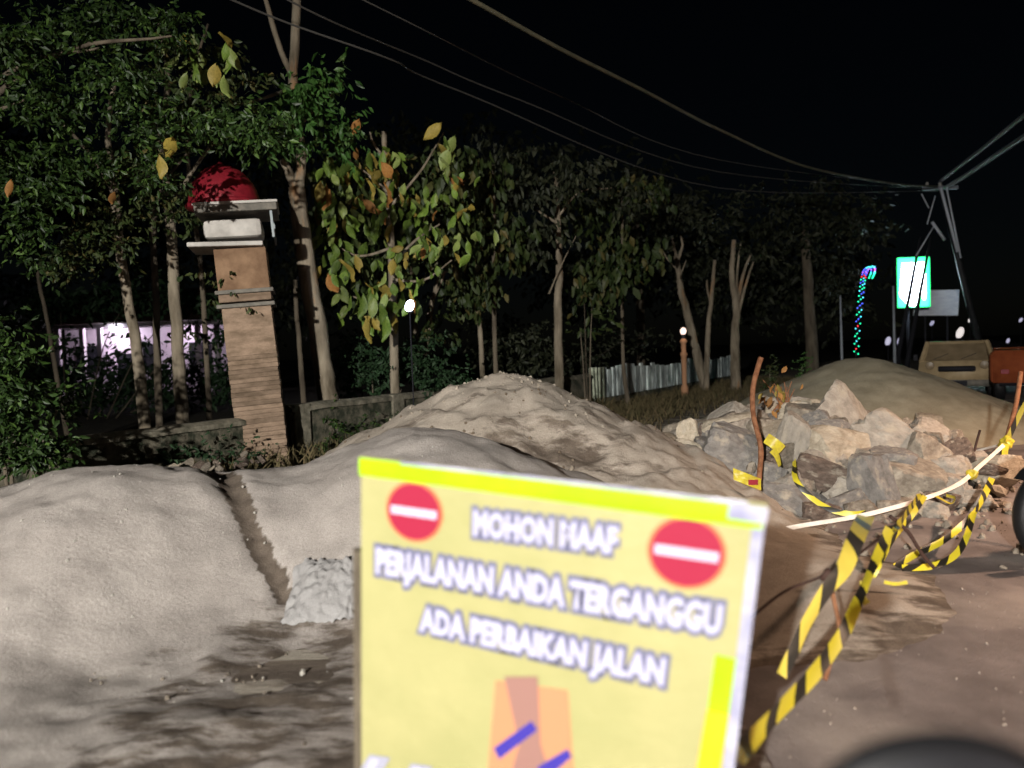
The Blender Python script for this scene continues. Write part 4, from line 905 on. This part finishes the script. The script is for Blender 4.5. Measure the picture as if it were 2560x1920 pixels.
# photographer's own mirror at the very bottom right
mp = at(2345, 2010, .62); mr_ = thing('rear_view_mirror', 'blurred black rounded mirror of the photographer\'s vehicle, bottom right', 'mirror', mp)
bm = bmesh.new(); bmesh.ops.create_uvsphere(bm, u_segments=28, v_segments=16, radius=1, matrix=Matrix.Diagonal((.105, .03, .062, 1))); obj('housing', bm, M['black'], mr_, True)
bm = bmesh.new(); lathe(bm, [(1, 0), (.98, .02), (.9, .03)], 28, Matrix.Translation((0, -.018, 0)) @ Matrix.Rotation(R(90), 4, 'X') @ Matrix.Diagonal((.085, .048, .1, 1))); obj('mirror_glass', bm, M['dark'], mr_, True)
bm = bmesh.new(); tube(bm, [(0, 0, -.05), (.03, -.02, -.15), (.02, -.1, -.28)], .008, 8); obj('stalk', bm, M['black'], mr_, True)

# ------------------------------------------------------------------ warning sign
T0 = at(903, 1143, 1.93); T1 = at(1918, 1262, 1.56)
SX = (T1 - T0); BW = SX.length; SX.normalize()
B1 = at(1838, 1900, 1.67); DN = (B1 - T1).normalized(); DN = DN.normalized()
NRM = SX.cross(DN).normalized()
if NRM.y > 0: NRM = -NRM
BH = 1.02
ws = thing('warning_sign', 'blurred yellow road works sign with two no-entry discs and white lettering', 'sign', Vector(((T0.x + T1.x) / 2, (T0.y + T1.y) / 2, 0)))
BMAT = Matrix((( SX.x, -DN.x, NRM.x), (SX.y, -DN.y, NRM.y), (SX.z, -DN.z, NRM.z)))
def bp(px, py):                       # photo point -> (s, t) on the board's own plane
    d = ROT @ Vector(((px - 1280) / 1900, -(py - 960) / 1900, -1)); o = Vector((0, 0, CAMZ))
    k = (T0 - o).dot(NRM) / d.dot(NRM); p = o + d * k - T0
    t = p - SX * p.dot(SX); s_dn = SX.dot(DN)
    # solve p = a*SX + b*DN
    a11 = 1; a12 = s_dn; r1 = p.dot(SX); r2 = p.dot(DN); det = 1 - a12 * a12
    return ((r1 - a12 * r2) / det, (r2 - a12 * r1) / det)
def B(s, t, o=0): return T0 + SX * s + DN * t + NRM * o - ws.location
def bpoly(name, sts, m, off=.002, parent=ws, th=.0008):
    bm = bmesh.new(); f = [bm.verts.new(B(s, t, off + th)) for s, t in sts]; g = [bm.verts.new(B(s, t, off)) for s, t in sts]; n = len(f)
    bm.faces.new(f); bm.faces.new(g[::-1])
    for k in range(n): bm.faces.new((f[k], g[k], g[(k + 1) % n], f[(k + 1) % n]))
    return obj(name, bm, M[m], parent)
bm = bmesh.new()
c8 = [bm.verts.new(B(s, t, o)) for o in (0, -.012) for s, t in ((0, 0), (BW, 0), (BW, BH), (0, BH))]
for f in ((0, 1, 2, 3), (7, 6, 5, 4), (0, 4, 5, 1), (1, 5, 6, 2), (2, 6, 7, 3), (3, 7, 4, 0)): bm.faces.new([c8[i] for i in f])
panel = obj('panel', bm, M['board'], ws)
# white margin down the right edge
bpoly('white_margin', [(BW - .024, .045), (BW, .045), (BW, BH), (BW - .024, BH)], 'silver', .0008, th=.0006)
# lime tape along the top, a little crooked and rippled
def tapestrip(name, path, wd, m, off=.003):
    vs = []; fs = []; n = 30
    for i in range(n + 1):
        f = i / n; k = f * (len(path) - 1); k0 = min(int(k), len(path) - 2); a = path[k0]; b = path[k0 + 1]; q = k - k0
        s = a[0] + (b[0] - a[0]) * q; t = a[1] + (b[1] - a[1]) * q; dx, dy = b[0] - a[0], b[1] - a[1]; l = math.hypot(dx, dy); nx, ny = -dy / l, dx / l
        wv = .0016 * sin(i * 1.7) + .001 * sin(i * 3.1)
        vs += [B(s - nx * wd / 2, t - ny * wd / 2, off + wv), B(s, t, off + .001 + abs(wv)), B(s + nx * wd / 2, t + ny * wd / 2, off - wv * .4)]
    for i in range(n): k = 3 * i; fs += [(k, k + 1, k + 4, k + 3), (k + 1, k + 2, k + 5, k + 4)]
    return mesh(name, vs, fs, M[m], ws, True)
tapestrip('lime_tape', [(-.004, .024), (BW * .45, .026), (BW - .005, .030)], .048, 'lime', .004)
tapestrip('silver_tape', [(BW - .075, .020), (BW + .003, .022)], .036, 'silver', .0075)
tapestrip('silver_tape', [(.12, .0), (BW * .5, -.001), (BW * .96, 0)], .008, 'silver', .0078)
a = bp(1815, 1640); b = bp(1795, 1780); c = bp(1770, 1925)
tapestrip('lime_tape', [a, (b[0], b[1])], .045, 'lime', .004); tapestrip('amber_tape', [(b[0], b[1]), (c[0], c[1]), (c[0] - .01, c[1] + .2)], .05, 'amber', .0042)
def disc(px, py, r):
    s, t = bp(px, py); n = 40
    bpoly('no_entry_halo', [(s + r * 1.10 * cos(2 * pi * k / n), t + r * 1.10 * sin(2 * pi * k / n)) for k in range(n)], 'signedge', .0016)
    d = bpoly('no_entry_disc', [(s + r * cos(2 * pi * k / n), t + r * sin(2 * pi * k / n)) for k in range(n)], 'signred', .0030)
    bpoly('white_bar', [(s - r * .88, t - r * .15), (s + r * .88, t - r * .15), (s + r * .88, t + r * .15), (s - r * .88, t + r * .15)], 'print_white', .0044, d)
disc(1036, 1279, .074); disc(1716, 1381, .078)
def text(txt, pl, pr, h, fill='print_white', edge='print_navy'):
    a = bp(*pl); b = bp(*pr); wlen = math.hypot(b[0] - a[0], b[1] - a[1]); ang = math.atan2(b[1] - a[1], b[0] - a[0])
    for m, off, z in ((edge, .18, .0018), (fill, .050, .0034)):
        cu = bpy.data.curves.new('t', 'FONT'); cu.body = txt; cu.size = 1; cu.offset = off; cu.resolution_u = 2; cu.align_x = 'CENTER'; cu.align_y = 'CENTER'
        if m == edge: cu.fill_mode = 'BOTH'
        tmp = bpy.data.objects.new('t', cu); C.objects.link(tmp); bpy.context.view_layer.update()
        me = bpy.data.meshes.new_from_object(tmp); bpy.data.objects.remove(tmp)
        xs = [v.co.x for v in me.vertices]; ys = [v.co.y for v in me.vertices]; cx = (max(xs) + min(xs)) / 2; cy = (max(ys) + min(ys)) / 2
        if m == edge: kx = wlen / (max(xs) - min(xs)); ky = h / (max(ys) - min(ys))
        for v in me.vertices:
            X = (v.co.x - cx) * kx; Y = -(v.co.y - cy) * ky
            s = (a[0] + b[0]) / 2 + X * cos(ang) - Y * sin(ang); t = (a[1] + b[1]) / 2 + X * sin(ang) + Y * cos(ang)
            v.co = B(s, t, z)
        me.materials.clear(); me.materials.append(M[m])
        o = bpy.data.objects.new('lettering' if m == fill else 'lettering_outline', me); C.objects.link(o); o.parent = ws
text('MOHON MAAF', (1178, 1305), (1552, 1352), .094)
text('PERJALANAN ANDA TERGANGGU', (935, 1408), (1812, 1562), .122)
text('ADA PERBAIKAN JALAN', (1042, 1552), (1672, 1692), .116)
def bq(name, pts, m, off=.002): return bpoly(name, [bp(*p) for p in pts], m, off)
bq('worker_picture', [(1240, 1700), (1420, 1725), (1440, 1990), (1215, 1990)], 'print_orange', .0014)
bq('worker_body', [(1262, 1690), (1345, 1690), (1352, 1860), (1395, 1990), (1262, 1990), (1300, 1860)], 'print_brown', .0028)
bq('worker_arm', [(1236, 1868), (1330, 1800), (1345, 1822), (1250, 1895)], 'print_blue', .0042)
bq('worker_leg', [(1345, 1915), (1420, 1870), (1430, 1890), (1360, 1950)], 'print_blue', .0042)
for k in range(4):
    x = 925 + k * 105; y = 1885 + k * 22
    bq('hazard_stripe', [(x, y), (x + 52, y + 8), (x + 10, y + 80), (x - 45, y + 72)], 'print_slate', .0022)
    bq('hazard_stripe', [(x + 5, y + 8), (x + 25, y + 11), (x - 8, y + 80), (x - 28, y + 77)], 'print_white', .0038)
# dark timber legs, one showing left of the panel
for s, dx in ((-.022, -.03), (BW - .03, 0)):
    top = T0 + SX * s + DN * (.27 if s < 0 else .02) + NRM * -.03; bot = Vector((top.x + (DN.x / -DN.z) * (top.z + .02), top.y + (DN.y / -DN.z) * (top.z + .02), -.02))
    bm = bmesh.new(); dirv = (bot - top); n = dirv.to_track_quat('Z', 'Y').to_matrix()
    box(bm, (top + bot) / 2 - ws.location, (.035, .03, dirv.length), n, .003); obj('leg', bm, M['bark_dark'], ws)
bm = bmesh.new(); p0 = B(0, BH * .8, -.03); p1 = B(BW, BH * .8, -.03); tube(bm, [p0, p1], .014, 6); obj('cross_bar', bm, M['bark_dark'], ws)
# crumpled white plastic sheet behind the leg
q = at(812, 1490, 4.35); sk = thing('plastic_sheet', 'crumpled white plastic sheet lying on the sand left of the sign', 'plastic sheet', Vector((q.x, q.y, 0)))
vs = []; fs = []
for i in range(41):
    for j in range(31):
        a, b = i / 20 - 1, j / 15 - 1; ed = 1 + .18 * noise.noise(Vector((a * 2, b * 2, 4)))
        x = a * .21 * ed; y = b * .19 * ed; X = q.x + x; Y = q.y + y
        rdg = abs(noise.noise(Vector((a * 2.2, b * 2.2, 1)))) * .04 + abs(noise.noise(Vector((a * 5, b * 5, 7)))) * .035
        vs.append((x, y, hAB(X, Y) + .012 + rdg + .07 * (1 - a * a) * (1 - b * b)))
for i in range(40):
    for j in range(30): k = i * 31 + j; fs.append((k, k + 31, k + 32, k + 1))
mesh('sheet', vs, fs, M['sack'], sk, True)

# ------------------------------------------------------------------ stakes, tapes, litter
def rod(label, pts, r, m, cat='stake', name='stake', group=None):
    bm = bmesh.new(); P = smooth_path([at(*p) for p in pts], 6); n = len(P)
    tube(bm, P, [r * (1 + .12 * noise.noise(Vector((i * .9, r * 90, 0)))) for i in range(n)], 8)
    return tag(obj(name, bm, M[m], None, True), label, cat, group)
rod('bent rusty stake standing up out of the stone heap', [(1903, 893, 6.9), (1893, 925, 6.9), (1882, 975, 6.9), (1884, 1040, 6.9), (1902, 1120, 6.8), (1898, 1200, 6.7), (1900, 1300, 6.6)], .024, 'rust')
rod('rusty stake wrapped with tape at the right edge', [(2552, 930, 7.6), (2540, 1010, 7.5), (2515, 1105, 7.4), (2500, 1190, 7.3), (2493, 1262, 7.2)], .022, 'rust')
rod('thin dark stake between the stone heap and the far tape end', [(2450, 1075, 7.4), (2438, 1120, 7.4), (2428, 1180, 7.3), (2428, 1250, 7.2)], .011, 'wire')
rod('long dark wire rising from behind the sign to the tape bundle', [(1868, 1552, 2.75), (1960, 1480, 2.95), (2060, 1438, 3.1), (2140, 1390, 3.4), (2230, 1320, 3.9)], .006, 'wire', 'wire', 'bent_wire')
rod('short rusty rod hanging below the tape knot', [(2072, 1435, 3.1), (2085, 1500, 3.1), (2098, 1570, 3.05), (2085, 1620, 3.0), (2062, 1700, 2.95)], .010, 'rust', 'wire', 'bent_wire')
rod('curved dark wire behind the looping tapes', [(2225, 1290, 4.4), (2270, 1330, 4.4), (2305, 1385, 4.4), (2335, 1420, 4.4)], .011, 'wire', 'wire', 'bent_wire')
TG = 'striped warning tapes'
def tp(label, pts, wd, m='tape', tw=.6, seed=0, name='warning_tape'):
    o = ribbon(name, [at(*p) for p in pts], wd, M[m], tw, seed); return tag(o, label, 'warning tape', TG)
tp('nearest yellow and black tape sagging from the sign towards the road', [(1835, 1905, 1.9), (1880, 1850, 2.1), (1960, 1765, 2.35), (2040, 1680, 2.6), (2110, 1580, 2.9), (2150, 1490, 3.1), (2190, 1400, 3.4), (2225, 1320, 3.7)], (.050, .045), tw=.55, seed=2)
tp('silvery twisted upper end of the nearest tape', [(2178, 1440, 3.35), (2200, 1400, 3.4), (2235, 1330, 3.8), (2262, 1290, 4.2), (2300, 1235, 5.0)], .035, 'tape', 1.0, 5)
tp('wide blurred yellow tape hanging across the dark wire', [(2165, 1288, 3.6), (2140, 1345, 3.2), (2110, 1420, 3.05), (2070, 1470, 3.0), (2020, 1550, 2.95), (1985, 1625, 2.9), (1955, 1690, 2.85)], (.075, .045), 'tape_old', .5, 7)
tp('tape falling from the white strand at the middle of the span', [(2310, 1238, 5.3), (2275, 1290, 5.0), (2235, 1345, 4.8), (2205, 1395, 4.7)], .05, 'tape', .7, 9)
tp('upper arm of the far looping tape', [(2480, 1195, 6.0), (2455, 1250, 5.6), (2425, 1295, 5.35), (2360, 1350, 5.1), (2290, 1385, 4.95), (2240, 1415, 4.85)], .045, 'tape', .6, 12)
tp('lower arm of the far looping tape lying near the road', [(2435, 1280, 5.35), (2415, 1345, 5.1), (2385, 1390, 4.95), (2330, 1415, 4.85), (2255, 1420, 4.8)], .042, 'tape', .4, 14)
tp('pale glaring tape strand stretched along the foot of the stones', [(1925, 1330, 5.9), (2010, 1313, 5.9), (2110, 1297, 5.9), (2200, 1278, 5.95), (2320, 1243, 6.1), (2400, 1208, 6.4), (2450, 1165, 6.8), (2515, 1108, 7.35)], .035, 'tape_glare', .35, 15)
tp('orange-lit tape strand behind the pale one', [(2345, 1152, 8.3), (2430, 1130, 7.9), (2515, 1108, 7.4)], .02, 'tape_glare', .2, 16)
tp('tape strand leaving the frame at the right edge', [(2515, 1108, 7.4), (2540, 1055, 7.3), (2575, 990, 7.2), (2640, 900, 7)], .045, 'tape_old', .5, 17)
tp('yellow and black tape lying across the front stones', [(1985, 1150, 6.6), (1990, 1200, 6.3), (2030, 1245, 6.2), (2080, 1275, 6.1), (2130, 1285, 6.05), (2165, 1282, 6.0)], .045, 'tape', .7, 18)
for k, (pts, wd, lb) in enumerate([([(1915, 1095, 7.0), (1935, 1108, 6.95), (1955, 1125, 6.95)], .10, 'upper yellow tape scrap caught on the rusty stake'), ([(1930, 1125, 6.9), (1942, 1140, 6.85), (1950, 1165, 6.8)], .06, 'lower yellow tape scrap caught on the rusty stake'),
                                   ([(2365, 1238, 6.1), (2385, 1245, 6.05), (2375, 1258, 6.0), (2340, 1240, 6.1)], .04, 'curled yellow scrap under the pale strand'), ([(2210, 1455, 3.3), (2240, 1460, 3.3), (2268, 1455, 3.3)], .015, 'thin pale scrap sticking out of the nearest tape'),
                                   ([(2160, 1455, 3.3), (2155, 1490, 3.3), (2168, 1510, 3.3)], .03, 'curled pale scrap left of the nearest tape'), ([(2515, 1110, 7.3), (2508, 1160, 7.2), (2495, 1205, 7.1)], .05, 'yellow tape end hanging from the right stake')]):
    tp(lb, pts, wd, 'tape_yellow', 1.0, 30 + k, 'tape_scrap')
# knots
for px, py, D, r, lb in [(2070, 1442, 3.08, .03, 'dark knot where wire and tape cross'), (2432, 1185, 6.6, .045, 'yellow knot on the pale strand'), (2515, 1108, 7.36, .06, 'bunched tape knot on the right stake')]:
    bm = bmesh.new(); bmesh.ops.create_icosphere(bm, subdivisions=3, radius=r, matrix=Matrix.Translation(at(px, py, D)))
    for v in bm.verts: v.co += (v.co - at(px, py, D)) * .6 * noise.noise(v.co * 25)
    tag(obj('tape_knot', bm, M['tape_yellow' if r > .04 else 'wire'], None, False), lb, 'knot')
# snack packet
pk = thing('snack_packet', 'crumpled yellow and red packet lying on the stones left of the stake', 'packet', at(1868, 1198, 6.3))
bm = bmesh.new(); bmesh.ops.create_grid(bm, x_segments=12, y_segments=8, size=1)
for v in bm.verts: v.co = Vector((v.co.x * .115, -.03 * (1 - v.co.x ** 2) + .02 * noise.noise(v.co * 3), v.co.y * .05 - v.co.x * .05))
obj('wrapper', bm, M['tape_yellow'], pk, True)
bm = bmesh.new(); bmesh.ops.create_grid(bm, x_segments=6, y_segments=5, size=1)
for v in bm.verts: v.co = Vector((v.co.x * .04 + .035, -.045 + .008 * noise.noise(v.co * 4), v.co.y * .022 - .02))
obj('red_print', bm, M['red'], pk, True)
dl = thing('dry_twigs', 'dry twigs and dead leaves on top of the stone heap beside the stake', 'twigs', at(1945, 1010, 8.4))
for k in range(9):
    a = at(1945 + lr.uniform(-25, 25), 1030, 8.3); b = at(1945 + lr.uniform(-45, 45), 1000 + lr.uniform(-60, 0), 8.3)
    bm = bmesh.new(); tube(bm, [a - dl.location, (a + b) / 2 - dl.location + Vector((.03, 0, 0)), b - dl.location], [.010, .008, .004], 5); obj('twig', bm, M['rust'], dl)
for k in range(26):
    put_leaf(dl, at(1945 + lr.gauss(0, 25), 1000 + lr.gauss(0, 28), 8.2), lr.uniform(.07, .14), lr.choice(['leaf_orange', 'leaf_yellow', 'leaf_orange']), lr)

# ------------------------------------------------------------------ lamps that light the place
def street_lamp(label, p, foot_off, lens, h):
    st = thing('street_lamp', label, 'street lamp', Vector((p[0], p[1], 0))); fx, fy = foot_off
    bm = bmesh.new(); tube(bm, [(fx, fy, 0), (fx, fy, h - .4), (fx * .6, fy * .6, h - .05), (0, 0, h + .02)], [.06, .045, .035, .03], 8); obj('pole_stem', bm, M['pole'], st, True)
    bm = bmesh.new(); box(bm, (0, 0, h + .04), (.42, .2, .09), None, .03); obj('lamp_head', bm, M['grey'], st, True)
    bm = bmesh.new(); box(bm, (0, 0, h - .02), (.3, .14, .03), None, .01); obj('lens', bm, M[lens], st, True)
    return st
street_lamp('white lamp on a post behind the photographer, lighting the sand', (-4.0, -9.0), (-.9, -.5), 'em_tube', 4.2)
ld = bpy.data.lights.new('white_lamp', 'SPOT'); ld.energy = WHITE_LAMP; ld.color = (1, .965, .90); ld.spot_size = R(70); ld.spot_blend = 1; ld.shadow_soft_size = .12
lo = bpy.data.objects.new('white_lamp', ld); C.objects.link(lo); lo.location = (-4.0, -9.0, 4.06); lo.rotation_euler = (at(950, 1400, 5.2) - lo.location).to_track_quat('-Z', 'Y').to_euler()
for p, en, lb in (((7.8, 5.2), SODIUM * 2.2, 'sodium street lamp past the right edge, level with the stone heap'), ((6.2, -2.6), SODIUM * 5.0, 'sodium street lamp on the road side behind the photographer')):
    street_lamp(lb, p, (.9, -.5), 'em_sodium', 4.5)
    ld = bpy.data.lights.new('sodium_lamp', 'SPOT'); ld.spot_size = R(135); ld.spot_blend = .7; ld.energy = en; ld.color = (1, .66, .46); ld.shadow_soft_size = .12
    lo = bpy.data.objects.new('sodium_lamp', ld); C.objects.link(lo); lo.location = (p[0], p[1], 4.35)
